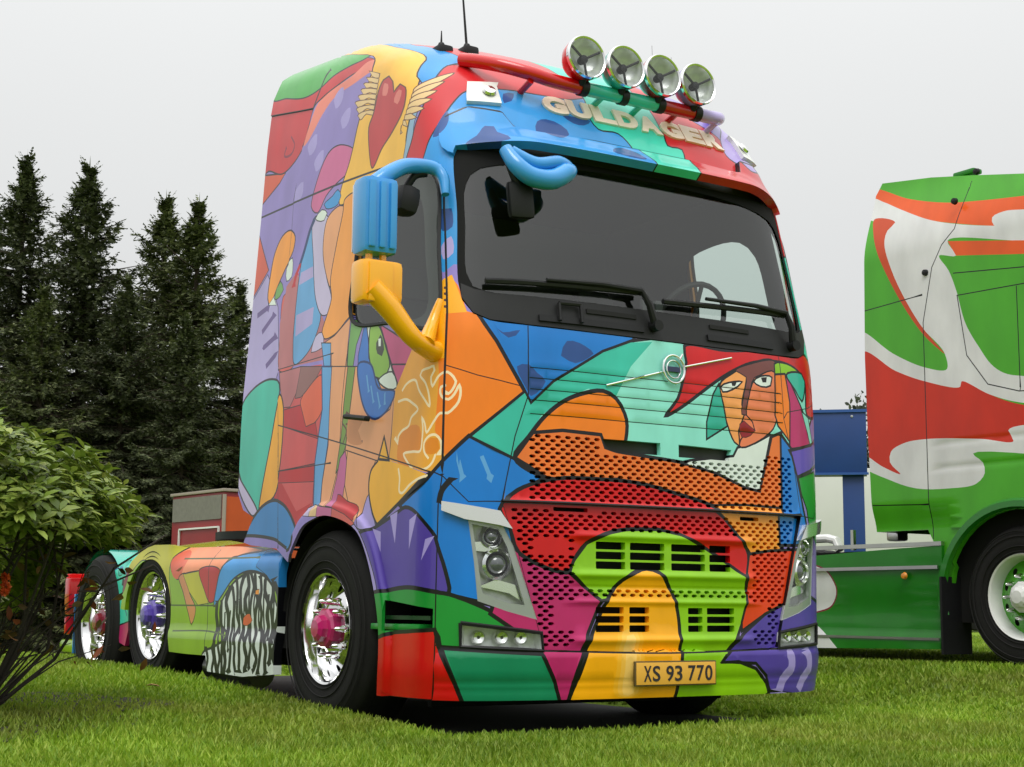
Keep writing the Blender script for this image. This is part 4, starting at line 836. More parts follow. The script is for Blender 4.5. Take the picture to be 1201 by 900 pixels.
# ---- lettering
def text_mesh(ch, bold=.02, ext=.5):
    c = bpy.data.curves.new('t', 'FONT'); c.body = ch; c.size = 1; c.offset = bold; c.extrude = ext; c.resolution_u = 4
    o = bpy.data.objects.new('t', c); COL.objects.link(o); bpy.context.view_layer.update()
    me = o.evaluated_get(bpy.context.evaluated_depsgraph_get()).to_mesh()
    V = np.array([tuple(v.co) for v in me.vertices]); Fc = [tuple(p.vertices) for p in me.polygons]
    COL.objects.unlink(o); bpy.data.objects.remove(o); bpy.data.curves.remove(c); return V, Fc
M_LET = mat('sign_letter', (.90, .74, .60), .4); M_LETK = mat('letter_edge', (.22, .13, .09), .5)
u0 = -.585
for k, ch_ in enumerate('GULDAGER'):
    V, Fc = text_mesh(ch_, .065, 1); mn = V.min(0); mx = V.max(0); w_ = .166
    for nm_, gr, hz, m_ in (('letter_outline', .010, .010, M_LETK), ('roof_letter', 0, .012, M_LET)):
        Q = np.stack([u0+.006-gr+(w_+2*gr)*(V[:, 0]-mn[0])/(mx[0]-mn[0]), 3.222-gr+(.112+2*gr)*(V[:, 1]-mn[1])/(mx[1]-mn[1])], 1)
        P3 = skin(Q)+skin_n(Q)*np.where(V[:, 2] > 0, hz, -.01)[:, None]
        if nm_ == 'roof_letter': mesh('roof_letter', P3, Fc, m_, truck, smooth=False)
    u0 += .1755
pl = empty('licence_plate', at(.02, .315, .02), truck); PY = at(.02, .315, 0).y-.022
b = MB(); b.box((0, 0, 0), (.515, .014, .122), bev=.004); b.build('plate_frame', mat('plate_edge', (.10, .07, .02), .5), pl)
b = MB(); b.box((0, -.006, 0), (.500, .008, .108), bev=.002); b.build('plate_face', mat('plate_yellow', (.80, .42, .05), .4, noise=.06), pl)
pl.location = (.02, PY, .316)
xx = -.205
for ch_ in 'XS 93 770':
    if ch_ == ' ': xx += .030; continue
    V, Fc = text_mesh(ch_, .012, 1); mn = V.min(0); mx = V.max(0)
    mesh('plate_character', np.stack([xx+.046*(V[:, 0]-mn[0])/(mx[0]-mn[0]), np.where(V[:, 2] > 0, -.0125, -.008), -.038+.076*(V[:, 1]-mn[1])/(mx[1]-mn[1])], 1), Fc, mat('plate_ink', (.02, .015, .02), .5), pl, smooth=False)
    xx += .0545

# ---- light bar with four spotlights, aerials
PM = lambda k: mat('gloss_'+k, PAL[k], .22, coat=.5, noise=.08)
lb = empty('light_bar', (0, .33, 3.40), truck)
BZ, BY = 3.385, .33
def seg(pts, col): 
    b = MB(); b.stube([Vector(p)-Vector((0, .33, 3.40)) for p in pts], .038, 18); b.build('bar_tube', PM(col), lb)
seg([(-.86, .66, 3.53), (-.82, .56, 3.50), (-.74, .44, 3.455), (-.62, .36, 3.415), (-.50, BY, BZ+.005), (-.32, BY, BZ)], 'red')
seg([(-.29, BY, BZ), (-.05, BY, BZ)], 'teal'); seg([(-.03, BY, BZ), (.20, BY, BZ)], 'teal'); seg([(.22, BY, BZ), (.46, BY, BZ)], 'red3')
seg([(.48, BY, BZ), (.58, BY+.015, BZ+.005), (.68, .39, 3.41), (.76, .48, 3.45), (.82, .60, 3.50)], 'lavender2')
for x in (-.305, -.04, .21, .47):
    b = MB(); b.tube([(x-.022, 0, BZ-3.40), (x+.022, 0, BZ-3.40)], .045, 14); b.build('clamp', M_BLACK, lb)
for x, c in ((-.62, 'red'), (-.16, 'teal'), (.10, 'teal'), (.35, 'red3'), (.64, 'lavender2')):
    b = MB(); b.tube([(x, .02, -.03), (x, .16, -.075)], .018, 8); b.build('bracket', PM(c), lb)
for x, c in ((-.335, 'red'), (-.075, 'teal3'), (.175, 'red3'), (.425, 'lavender')):
    sl = empty('spotlight', (x, .25, 3.525), truck); A = Matrix.Rotation(math.radians(-90), 4, 'Z') @ Matrix.Rotation(math.radians(-5), 4, 'Y')
    b = MB(); b.lathe([(.117, .0), (.118, -.03), (.110, -.07), (.085, -.11), (.045, -.135), (0, -.14)], 36, A); b.build('lamp_shell', PM(c), sl)
    b = MB(); b.lathe([(.108, .008), (.116, .014), (.122, .004), (.120, -.016)], 36, A); b.build('lamp_ring', M_CHROME, sl)
    b = MB(); b.lathe([(.110, .004), (.095, -.035), (.06, -.065), (.02, -.08), (0, -.08)], 36, A); b.build('reflector', mat('spot_reflector', (.80, .81, .80), .28, .55, noise=.35, nscale=26), sl)
    b = MB(); b.lathe([(0, -.012), (.022, -.016), (.026, -.03), (.02, -.06)], 16, A); b.build('bulb_shield', M_BLACK, sl)
    b = MB()
    for t in (.5, 2.6, 4.71): b.tube([A @ Vector((-.02, .02*math.cos(t), .02*math.sin(t))), A @ Vector((-.006, .106*math.cos(t), .106*math.sin(t)))], .007, 5)
    b.build('lamp_spider', M_BLACK, sl)
    b = MB(); b.lathe([(0, .018), (.05, .016), (.09, .011), (.110, .006)], 36, A); b.build('lens', M_CLEAR, sl)
    b = MB(); b.tube([(0, .02, -.10), (0, .05, -.135)], .02, 8); b.build('lamp_foot', M_BLACK, sl)
for (x, y, z, h, lean) in ((-.70, .88, 3.64, .62, -.06), (-.84, .92, 3.63, .10, 0)):
    an = empty('antenna', (x, y, z), truck); b = MB(); b.box((0, 0, .02), (.09, .13, .07), bev=.02); b.lathe([(.035, -.02), (.028, .05), (.015, .08), (0, .085)], 14, Matrix.Rotation(math.radians(-90), 4, 'Y')); b.build('antenna_base', M_BLACK, an)
    b = MB(); b.tube([(0, 0, .05), (lean, 0, .05+h)], [.008, .003], 6); b.build('antenna_rod', M_BLACK, an)
b = MB(); b.tube([(.17, .33, 3.62), (.165, .33, 3.72)], .002, 4); b.tube([(.30, .33, 3.60), (.30, .33, 3.68)], .002, 4); b.build('whip_aerial', M_SATIN, truck)

# ---- mirrors
mi = empty('side_mirror', (-1.3, .3, 2.0), truck); L0 = Vector((-1.3, .3, 2.0)); MB_ = PM('blue2'); MY_ = PM('gold')
def rbox(name, c, d, m, par, bev=.03, rot=None):
    b = MB(); b.box(Vector(c)-L0, d, rot, bev); return b.build(name, m, par)
rbox('mirror_housing', (-1.545, .30, 2.49), (.185, .15, .38), MB_, mi, .035)
for x in (-1.600, -1.545, -1.490): rbox('housing_rib', (x, .226, 2.49), (.034, .03, .33), MB_, mi, .010)
rbox('lower_housing', (-1.535, .29, 2.165), (.225, .14, .215), MY_, mi, .035)
rbox('housing_front', (-1.55, .222, 2.16), (.13, .03, .20), MY_, mi, .012)
b = MB()
for x in (-1.585, -1.51): b.tube([Vector((x, .28, 2.25))-L0, Vector((x, .28, 2.32))-L0], .018, 8)
b.build('mirror_stalk', MY_, mi)
b = MB(); b.stube([Vector(p)-L0 for p in ((-1.585, .25, 2.13), (-1.50, .235, 2.05), (-1.42, .22, 1.955), (-1.36, .22, 1.90), (-1.27, .25, 1.87), (-1.20, .28, 1.86))], [.06, .058, .05, .046, .05, .06]); b.build('lower_arm', MY_, mi)
b = MB(); b.stube([Vector(p)-L0 for p in ((-1.30, .22, 1.89), (-1.235, .27, 2.0), (-1.19, .27, 2.12))], [.045, .03, .02]); b.build('arm_foot', MY_, mi)
b = MB(); b.stube([Vector(p)-L0 for p in ((-1.545, .30, 2.66), (-1.48, .30, 2.715), (-1.38, .32, 2.775), (-1.27, .34, 2.80), (-1.20, .32, 2.79), (-1.175, .29, 2.74), (-1.18, .26, 2.65))], [.045, .042, .040, .038, .034, .03, .02]); b.build('upper_arm', MB_, mi)
b = MB(); b.box(Vector((-1.545, .382, 2.49))-L0, (.16, .012, .34), bev=.01); b.box(Vector((-1.535, .366, 2.165))-L0, (.19, .012, .18), bev=.01); b.build('mirror_glass', M_CHROME, mi)
km = empty('kerb_mirror', (-1.34, .38, 2.62), truck)
b = MB(); b.box((0, 0, 0), (.12, .14, .15), Matrix.Rotation(.15, 3, 'Y'), .05); b.build('mirror_shell', M_BLACK, km)
b = MB(); b.stube([(0, 0, .06), (.04, -.02, .13), (.10, -.03, .15)], .02); b.build('mirror_arm', M_BLACK, km)
fm = empty('front_mirror', (-.85, -.05, 2.75), truck); L0 = Vector((-.85, -.05, 2.75))
b = MB(); b.stube([Vector(p)-L0 for p in ((-.92, .12, 2.89), (-.89, .06, 2.80), (-.82, .03, 2.745), (-.71, .02, 2.745), (-.61, .03, 2.80), (-.57, .04, 2.825))], [.035, .045, .05, .052, .05, .028]); b.build('mirror_arm', MB_, fm)
b = MB(); b.stube([Vector(p)-L0 for p in ((-.90, .10, 2.88), (-.78, .06, 2.825), (-.65, .05, 2.85), (-.57, .06, 2.845))], [.03, .035, .035, .02]); b.build('mirror_cover', MB_, fm)
b = MB(); b.box(Vector((-.845, .095, 2.635))-L0, (.150, .05, .19), Matrix.Rotation(-.1, 3, 'Y'), .033); b.build('mirror_shell', M_BLACK, fm)
b = MB(); b.stube([Vector(p)-L0 for p in ((-.92, .12, 2.90), (-.90, .10, 2.80), (-.86, .095, 2.71))], .022); b.build('mirror_stalk', M_BLACK, fm)

# ------------------------------------------------------------------ wheels
def disc_with_holes(r0, r1, nh, rh, rad, prof):
    t = Sheet()
    for k in range(nh):
        a = 2*math.pi*(k+.5)/nh; c = np.array([rh*math.cos(a), rh*math.sin(a)])
        t.hole([(c[0]+rad*math.cos(q), c[1]+rad*math.sin(q)) for q in np.linspace(0, 2*math.pi, 15)[:-1]])
    t.hole([(r0*math.cos(q), r0*math.sin(q)) for q in np.linspace(0, 2*math.pi, 41)[:-1]])
    for rr in np.linspace(r0, r1, 7)[1:-1]: t.pts([(rr*math.cos(q), rr*math.sin(q)) for q in np.linspace(0, 2*math.pi, 49)[:-1]])
    V, Fc, _ = t.cut(np.array([(r1*math.cos(q), r1*math.sin(q)) for q in np.linspace(0, 2*math.pi, 61)[:-1]]))
    used = np.unique(Fc); ix = -np.ones(len(V), int); ix[used] = np.arange(len(used))
    return [(prof(math.hypot(*V[i])), V[i][0], V[i][1]) for i in used], [tuple(f) for f in ix[Fc].tolist()]
def make_wheel(R, W, hubcol, convex, parent, rimR=.292, name='wheel', face=None):
    """axis along X, outer face towards -X at x=0"""
    w = empty(name, (0, 0, 0), parent); k = R
    t = MB(); sh_ = k-rimR
    t.lathe([(rimR-.012, .05), (rimR+.004, .008), (rimR+.03, -.004), (rimR+sh_*.45, -.012), (rimR+sh_*.75, -.004), (k-.035, .012), (k-.012, .028), (k-.002, .05), (k, W*.5), (k-.002, W-.05), (k-.012, W-.028), (k-.05, W-.01), (rimR+.02, W-.01), (rimR-.02, W-.05)], 64)
    for rr in (.10, .28, .62, .80): q_ = rimR+sh_*rr; t.lathe([(q_-.004, -.004-.010*math.sin(math.pi*rr)), (q_, -.010-.008*math.sin(math.pi*rr)), (q_+.004, -.004-.010*math.sin(math.pi*rr))], 64)
    t.build('tyre', M_RUB, w)
    g = MB()
    for c_ in (W*.25, W*.5, W*.75):
        g.lathe([(k+.0015, c_-.008), (k+.0015, c_+.008)], 64)
    g.build('tread_groove', M_DARK, w)
    b = MB(); b.lathe([(rimR-.004, .02), (rimR+.006, .004), (rimR+.002, -.004), (rimR-.010, .004), (rimR-.020, .03), (rimR-.034, .10), (rimR-.036, .13)], 56); b.build('rim', M_CHROME, w)
    pr = (lambda r: .10-.055*ss(np.array([r]), .26, .12)[0]) if convex else (lambda r: .13-.02*ss(np.array([r]), .26, .15)[0])
    V, Fc = disc_with_holes(.10, rimR-.034, 10, .215, .024, pr); mesh('disc', V, Fc, M_CHROME if face is None else face, w)
    b = MB(); b.lathe([(0, .14), (rimR-.03, .14)], 24); b.build('drum', M_DARK, w)
    h0 = .045 if convex else .11; b = MB()
    b.lathe([(.112, h0+.01), (.110, h0-.045), (.100, h0-.06), (.075, h0-.065), (.070, h0-.095), (.045, h0-.11), (0, h0-.112)], 10); b.build('hub', hubcol, w, smooth=False)
    n0 = None
    for q in range(10):
        a = 2*math.pi*q/10; p = Vector((pr(.15), .150*math.cos(a), .150*math.sin(a)))
        if n0 is None:
            b = MB(); b.lathe([(.021, .004), (.019, -.025), (.014, -.04), (.010, -.065), (0, -.075)], 10); n0 = b.build('lug_nut', M_CHROME, w)
            n0.location = p
        else:
            c = n0.copy(); COL.objects.link(c); c.location = p
    return w
HUBS = [PM('magenta'), PM('purple'), PM('maroon')]
spots = [(1.38, .515, .525, True, 0, .33), (4.09, .56, .465, True, 1, .30), (5.34, .495, .505, False, 2, .30)]
for y, z, R, cv, hc, W in spots:
    w = make_wheel(R, W, HUBS[hc], cv, truck); w.location = (-1.235, y, z)
    c = copy_tree(w, truck); c.location = (1.235, y, z); c.rotation_euler = (0, 0, math.pi)

# ------------------------------------------------------------------ side skirt with wheel arch, fenders, rear end
PAINT_SKIRT = [
('limed',0,0,'K',"5.083,1.172 1.731,1.048 1.675,0.176 4.921,0.018"),
('yellowo',1,0.008,'K',"4.711,0.899 4.586,1.002 4.324,1.052 3.940,1.043 3.536,1.003 3.686,0.937 3.715,0.840 3.660,0.630 3.830,0.799 4.005,0.887 4.266,0.935 4.521,0.851"),
('maroon',1,0.006,'K',"4.839,0.809 4.664,0.898 4.523,0.866 4.683,0.687"),
('peach3',1,0.01,'K',"3.702,0.910 3.537,1.010 3.348,1.017 2.640,0.989 2.284,0.950 2.569,0.926 2.734,0.917 2.829,0.840 3.183,0.846 3.479,0.823 3.553,0.796 3.676,0.853"),
('coral',1,0,'K',"3.702,0.910 3.535,0.989 3.449,0.905 3.516,0.809 3.632,0.811"),
('tan',1,0.008,'K',"3.535,0.809 3.396,0.828 3.335,0.712 3.214,0.605 3.278,0.510 3.340,0.577 3.448,0.713"),
('yellowo',0,0.005,'K',"3.460,0.829 3.183,0.846 2.985,0.645 3.180,0.632 3.335,0.712"),
('red3',1,0.007,'K',"3.183,0.846 2.829,0.840 2.877,0.685 2.978,0.645 3.093,0.738"),
('blue2',1,0.012,'K',"2.684,0.918 2.316,0.951 2.193,0.960 1.864,0.909 1.820,0.683 1.981,0.720 2.105,0.793 2.369,0.834 2.623,0.786 2.798,0.685 2.913,0.626 2.882,0.737 2.829,0.840"),
('blue5',0,0.004,'K',"2.253,0.943 2.132,0.952 1.892,0.908 1.879,0.707 1.997,0.732 2.121,0.805 2.277,0.857"),
('white2',1,0.016,'K',"2.368,0.824 2.181,0.809 2.026,0.732 1.972,0.636 1.872,0.612 1.845,0.214 2.940,0.166 3.043,0.324 2.823,0.388 2.654,0.449 2.795,0.530 2.810,0.620 2.621,0.761"),
('@K',1,0.0468072,'',"2.862,0.646 2.864,0.574 2.840,0.504 2.848,0.433 2.847,0.362 2.820,0.292 2.782,0.223"),
('@K',1,0.022,'',"2.800,0.606 2.804,0.478 2.780,0.402"),
('@K',1,0.037095,'',"2.788,0.646 2.786,0.575 2.773,0.505 2.723,0.435 2.723,0.365 2.718,0.295 2.713,0.226"),
('@K',1,0.022,'',"2.729,0.586 2.725,0.469 2.699,0.356"),
('@K',1,0.0489534,'',"2.674,0.721 2.716,0.651 2.679,0.581 2.669,0.511 2.672,0.441 2.686,0.371 2.662,0.302 2.679,0.232"),
('@K',1,0.022,'',"2.643,0.603 2.654,0.525 2.623,0.363"),
('@K',1,0.0388818,'',"2.617,0.731 2.593,0.661 2.589,0.591 2.603,0.522 2.603,0.452 2.586,0.384 2.590,0.314 2.600,0.245"),
('@K',1,0.022,'',"2.573,0.651 2.581,0.562 2.551,0.403"),
('@K',1,0.0384209,'',"2.564,0.792 2.544,0.722 2.542,0.652 2.543,0.583 2.500,0.514 2.540,0.445 2.522,0.377 2.528,0.308 2.498,0.240"),
('@K',1,0.022,'',"2.508,0.659 2.509,0.595 2.483,0.471"),
('@K',1,0.0413443,'',"2.455,0.801 2.495,0.732 2.492,0.662 2.477,0.594 2.440,0.525 2.443,0.457 2.459,0.388 2.448,0.320 2.452,0.252"),
('@K',1,0.022,'',"2.441,0.673 2.432,0.548 2.407,0.443"),
('@K',1,0.0470868,'',"2.392,0.810 2.374,0.741 2.422,0.673 2.401,0.604 2.357,0.536 2.362,0.468 2.378,0.400 2.342,0.334 2.355,0.266"),
('@K',1,0.022,'',"2.367,0.720 2.364,0.604 2.342,0.535"),
('@K',1,0.0355536,'',"2.339,0.810 2.301,0.741 2.332,0.673 2.344,0.605 2.337,0.537 2.325,0.470 2.285,0.403 2.303,0.335 2.302,0.268"),
('@K',1,0.022,'',"2.281,0.703 2.294,0.628 2.272,0.544"),
('@K',1,0.0424679,'',"2.285,0.799 2.274,0.731 2.240,0.663 2.264,0.596 2.265,0.528 2.235,0.461 2.243,0.394 2.197,0.329 2.240,0.261"),
('@K',1,0.022,'',"2.214,0.694 2.216,0.542 2.197,0.495"),
('@K',1,0.0380703,'',"2.203,0.788 2.189,0.721 2.204,0.653 2.178,0.586 2.183,0.519 2.143,0.453 2.141,0.387 2.154,0.320 2.174,0.254"),
('@K',1,0.022,'',"2.154,0.699 2.151,0.607 2.124,0.448"),
('@K',1,0.0459156,'',"2.138,0.778 2.138,0.711 2.086,0.644 2.100,0.577 2.073,0.511 2.099,0.445 2.068,0.379 2.076,0.313 2.064,0.248"),
('@K',1,0.022,'',"2.080,0.698 2.082,0.599 2.055,0.440"),
('@K',1,0.0444757,'',"2.028,0.767 2.022,0.700 2.048,0.634 2.027,0.568 2.014,0.503 2.018,0.437 2.004,0.372 2.015,0.306"),
('@K',1,0.022,'',"2.007,0.675 2.008,0.522 1.986,0.424"),
('@K',1,0.044675,'',"2.003,0.757 1.951,0.691 1.947,0.625 1.958,0.559 1.986,0.493 1.937,0.429 1.973,0.363 1.924,0.300"),
('@K',1,0.022,'',"1.950,0.673 1.942,0.541 1.922,0.452"),
('@K',1,0.035,'',"2.977,0.371 2.943,0.307 2.965,0.242 2.938,0.178"),
('@K',1,0.035,'',"2.880,0.380 2.847,0.310 2.868,0.246 2.842,0.183"),
('@K',1,0.035,'',"2.786,0.389 2.752,0.313 2.773,0.249 2.747,0.187"),
('@K',1,0.035,'',"2.692,0.398 2.659,0.316 2.680,0.253 2.654,0.191"),
('coral',1,0.004,'K',"2.442,0.559 2.349,0.585 2.309,0.548 2.375,0.517 2.446,0.522"),
('orange2',1,0.004,'K',"2.273,0.721 2.221,0.727 2.228,0.694 2.277,0.696"),
('@oliveline',1,0.01,'',"3.529,0.931 2.802,0.918 2.281,0.912"),
('@oliveline',1,0.01,'',"3.652,0.630 2.879,0.630"),
('@oliveline',1,0.01,'',"3.595,0.465 2.969,0.473 2.687,0.452")]

def flat_sheet(name, x, data, outline, parent, holes=(), seams=(), base='limed', depth=.03, bulge=None, m=M_PAINT, dv=.12):
    t = Sheet(); t.load([(c, s, w, k, ' '.join('%.4f,%.4f' % (-float(q.split(',')[0]), float(q.split(',')[1])) for q in st.split())) for c, s, w, k, st in data])
    C = resample([(-a, b_) for a, b_ in outline], True, .10); mn, mx = C.min(0), C.max(0)
    for h in holes: t.hole([(-a, b_) for a, b_ in h])
    for sm in seams: t.seam([(-a, b_) for a, b_ in sm], .008, smooth=False)
    t.pts(grid(mn[0]+.01, mx[0], dv, mn[1]+.01, mx[1], dv/2))
    if bulge:
        for zz in np.arange(mn[1]+.02, mx[1], .035): t.loop([(u_, zz) for u_ in np.linspace(mn[0]+.005, mx[0]-.005, 20)], False)
    V, Fc, Cc = t.cut(C)
    def f(Q):
        h = bulge(-Q[:, 0], Q[:, 1]) if bulge else np.zeros(len(Q)); return np.stack([x-h, -Q[:, 0], Q[:, 1]], 1)
    return sheet_object(name, V, Fc, t.colours(None, base), f, lambda Q: skin_n(Q, f), depth, m, parent)
arc = [(4.09+.585*math.cos(t), .565+.585*math.sin(t)) for t in np.linspace(math.radians(200), math.radians(0), 18)]
sk_out = [(1.955, .27), (1.955, .90), (2.05, .955), (2.45, .985), (3.5, 1.005), (3.75, 1.02), (3.92, 1.17), (4.09, 1.20)]
FEN = [(3.55, 1.005), (3.8, 1.03), (4.06, 1.035), (4.3, 1.01), (4.5, .93), (4.62, .80), (4.67, .60)]
SK = [(1.955, .25), (1.955, .93), (2.3, .975), (2.9, .995)]+FEN
inner = [(4.12+.465*math.cos(t), .56+.38*math.sin(t)) for t in np.linspace(math.radians(5), math.radians(195), 24)]
SK = SK+inner+[(3.62, .33), (3.3, .325), (2.98, .325), (2.95, .23), (2.4, .22)]
side_b = lambda y, z: -.10*ss(z, .86, 1.03)*(1-.85*ss(y, 3.45, 3.75))+.016*ss(z, .50, .42)
skirt = flat_sheet('side_skirt', -1.258, PAINT_SKIRT, SK, truck, bulge=side_b, seams=[[(3.0, .25), (3.02, .98)]], depth=.05)
b = MB(); V = []; Fc = []
for k, (y, z) in enumerate([(1.96, .93), (2.3, .955), (2.9, .975), (3.55, .99)]):
    V += [(-1.12, y, z+.012), (-.45, y, z+.03)]
for k in range(3): Fc.append((2*k, 2*k+1, 2*k+3, 2*k+2))
b.add(V, Fc); b.build('skirt_top', PM('peach3'), truck)
b = MB(); V = []; Fc = []
for k, (y, z) in enumerate(FEN): V += [(-1.16, y, z-.012), (-.80, y, z+.04)]
for k in range(len(FEN)-1): Fc.append((2*k, 2*k+1, 2*k+3, 2*k+2))
b.add(V, Fc); b.build('pusher_fender', PM('yellowo'), truck)
# teal piece between the two rear axles
TE = [(4.64, .98), (4.75, 1.02), (4.98, 1.0), (5.08, .96), (5.0, .82), (4.93, .65), (4.88, .45), (4.84, .36), (4.72, .34), (4.66, .45), (4.68, .7)]
TP = [('teal2', 0, 0, 'K', '4.4,.1 5.3,.1 5.3,1.2 4.4,1.2'), ('magenta', 0, .01, 'K', '4.5,.2 5.2,.2 5.2,.47 4.95,.47 4.6,.52'), ('teal3', 1, .006, 'K', '4.72,.6 4.80,.62 4.82,.74 4.76,.80 4.70,.72'), ('teal3', 1, .006, 'K', '4.82,.86 4.92,.84 4.95,.92 4.86,.95'),
      ('@navy', 1, .012, '', '4.66,.9 4.8,.85 4.9,.9 5.05,.88'), ('@navy', 1, .01, '', '4.7,.55 4.78,.65 4.74,.78'), ('K', 1, 0, 'K', '4.79,.76 4.84,.77 4.83,.82 4.79,.81')]
flat_sheet('mid_fender', -1.20, TP, TE, truck, bulge=lambda y, z: -.12*ss(z, .86, 1.02))
b = MB(); V = []; Fc = []
for k, t in enumerate(np.linspace(math.radians(10), math.radians(172), 20)): V += [(-1.19, 5.34+.58*math.cos(t), .50+.54*math.sin(t)), (-.75, 5.34+.58*math.cos(t), .50+.54*math.sin(t))]
for k in range(19): Fc.append((2*k, 2*k+1, 2*k+3, 2*k+2))
b.add(V, Fc); b.build('drive_fender', PM('teal3'), truck)
b = MB(); b.box((0, 6.35, .72), (2.3, .12, .24), bev=.02); b.build('rear_crossmember', PM('red3'), truck)
for sx in (-1, 1):
    b = MB(); b.box((sx*.93, 6.02, .48), (.50, .02, .46)); b.build('mud_flap', PM('blue5'), truck)
    for z_, c in ((.80, 'red'), (.62, 'coral'), (.46, 'red3')):
        b = MB(); b.lathe([(0, -.02), (.05, -.015), (.07, 0), (.07, .05)], 18, Matrix.Translation((sx*1.02, 6.46, z_)) @ Matrix.Rotation(math.radians(-90*1), 4, 'Z')); b.box((sx*1.02, 6.43, z_), (.22, .05, .15), bev=.02); b.build('rear_lamp', PM(c), truck)
b = MB(); b.box((-.95, 6.2, .30), (.42, .5, .10), bev=.02); b.build('rear_step', PM('limed'), truck)
b = MB(); b.tube([(-1.0, 2.75, .22), (-1.0, 3.5, .24)], .09, 14); b.build('air_tank', M_SATIN, truck)
b = MB(); b.box((-.62, 2.32, 1.05), (1.1, .5, .12), bev=.02); b.box((.3, 2.4, 1.0), (.9, .4, .3), bev=.02); b.build('cab_suspension', M_BLACK, truck)
# ------------------------------------------------------------------ ground and grass
def gz(x, y):
    x = np.asarray(x, float); y = np.asarray(y, float)
    h = .05+.20*ss(x, 1.6, 3.6)+.03*np.sin(x*.35+1)*np.sin(y*.3)*ss(np.hypot(x+1, y-3), 5, 9)
    bank = np.interp(y, [-4, 0, 1.4, 4, 6, 9, 14], [0, -.01, .055, .145, .165, .12, .05])*ss(x, -6.5, -3.2)
    h = h+bank*(1-ss(x, -1.24, -1.14))
    inside = (1-ss(x, 1.16, 1.3))*ss(x, -1.24, -1.14)*ss(y, -.06, .06)*(1-ss(y, 6.8, 7.4))
    return h*(1-inside)
gx = np.concatenate([[-400, -200, -80, -40, -25], np.arange(-16, -1.6, .5), [-1.4, -1.24, -1.19, -1.14, -.8, 0, .8, 1.16, 1.23, 1.3], np.arange(1.5, 22, .5), [25, 40, 80, 200, 400]]); gy = np.concatenate([[-400, -100, -40, -20], np.arange(-12, -.4, .5), [-.2, -.06, 0, .06, .3], np.arange(.5, 6.8, .5), [6.8, 7.1, 7.4], np.arange(8, 24, .5), [30, 50, 100, 200, 400]])
XX, YY = np.meshgrid(gx, gy); ZZ = gz(XX, YY); n_, m_ = XX.shape
gm = bpy.data.materials.new('lawn_ground'); gm.use_nodes = True; nt = gm.node_tree; p = nt.nodes['Principled BSDF']; p.inputs['Roughness'].default_value = .9; p.inputs['Specular IOR Level'].default_value = .1
t = nt.nodes.new('ShaderNodeTexCoord'); n1 = nt.nodes.new('ShaderNodeTexNoise'); n1.inputs['Scale'].default_value = 1.3; n1.inputs['Detail'].default_value = 8; n1.inputs['Roughness'].default_value = .7
cr = nt.nodes.new('ShaderNodeValToRGB'); cr.color_ramp.elements[0].position = .3; cr.color_ramp.elements[0].color = (.120, .215, .016, 1); cr.color_ramp.elements[1].position = .72; cr.color_ramp.elements[1].color = (.230, .330, .034, 1)
n2 = nt.nodes.new('ShaderNodeTexNoise'); n2.inputs['Scale'].default_value = 60; n2.inputs['Detail'].default_value = 4; bp = nt.nodes.new('ShaderNodeBump'); bp.inputs['Strength'].default_value = .6; bp.inputs['Distance'].default_value = .03
L = nt.links.new; L(t.outputs['Object'], n1.inputs['Vector']); L(n1.outputs[0], cr.inputs[0]); L(cr.outputs[0], p.inputs['Base Color']); L(t.outputs['Object'], n2.inputs['Vector']); L(n2.outputs[0], bp.inputs['Height']); L(bp.outputs[0], p.inputs['Normal'])
ground = mesh('ground', np.stack([XX, YY, ZZ], -1).reshape(-1, 3), [(j*m_+i, j*m_+i+1, (j+1)*m_+i+1, (j+1)*m_+i) for j in range(n_-1) for i in range(m_-1)], gm)
tag(ground, kind='structure')
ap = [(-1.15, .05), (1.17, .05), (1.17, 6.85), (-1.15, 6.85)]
strip = mesh('shaded_asphalt_strip', [(x, y, .006) for x, y in ap], [(0, 1, 2, 3)], mat('shade_dark_asphalt', (.022, .021, .020), .9, noise=.3, nscale=30, bump=.5, bscale=80), smooth=False); tag(strip, kind='structure')  # asphalt cut to the truck footprint, coloured near-black for the shade there
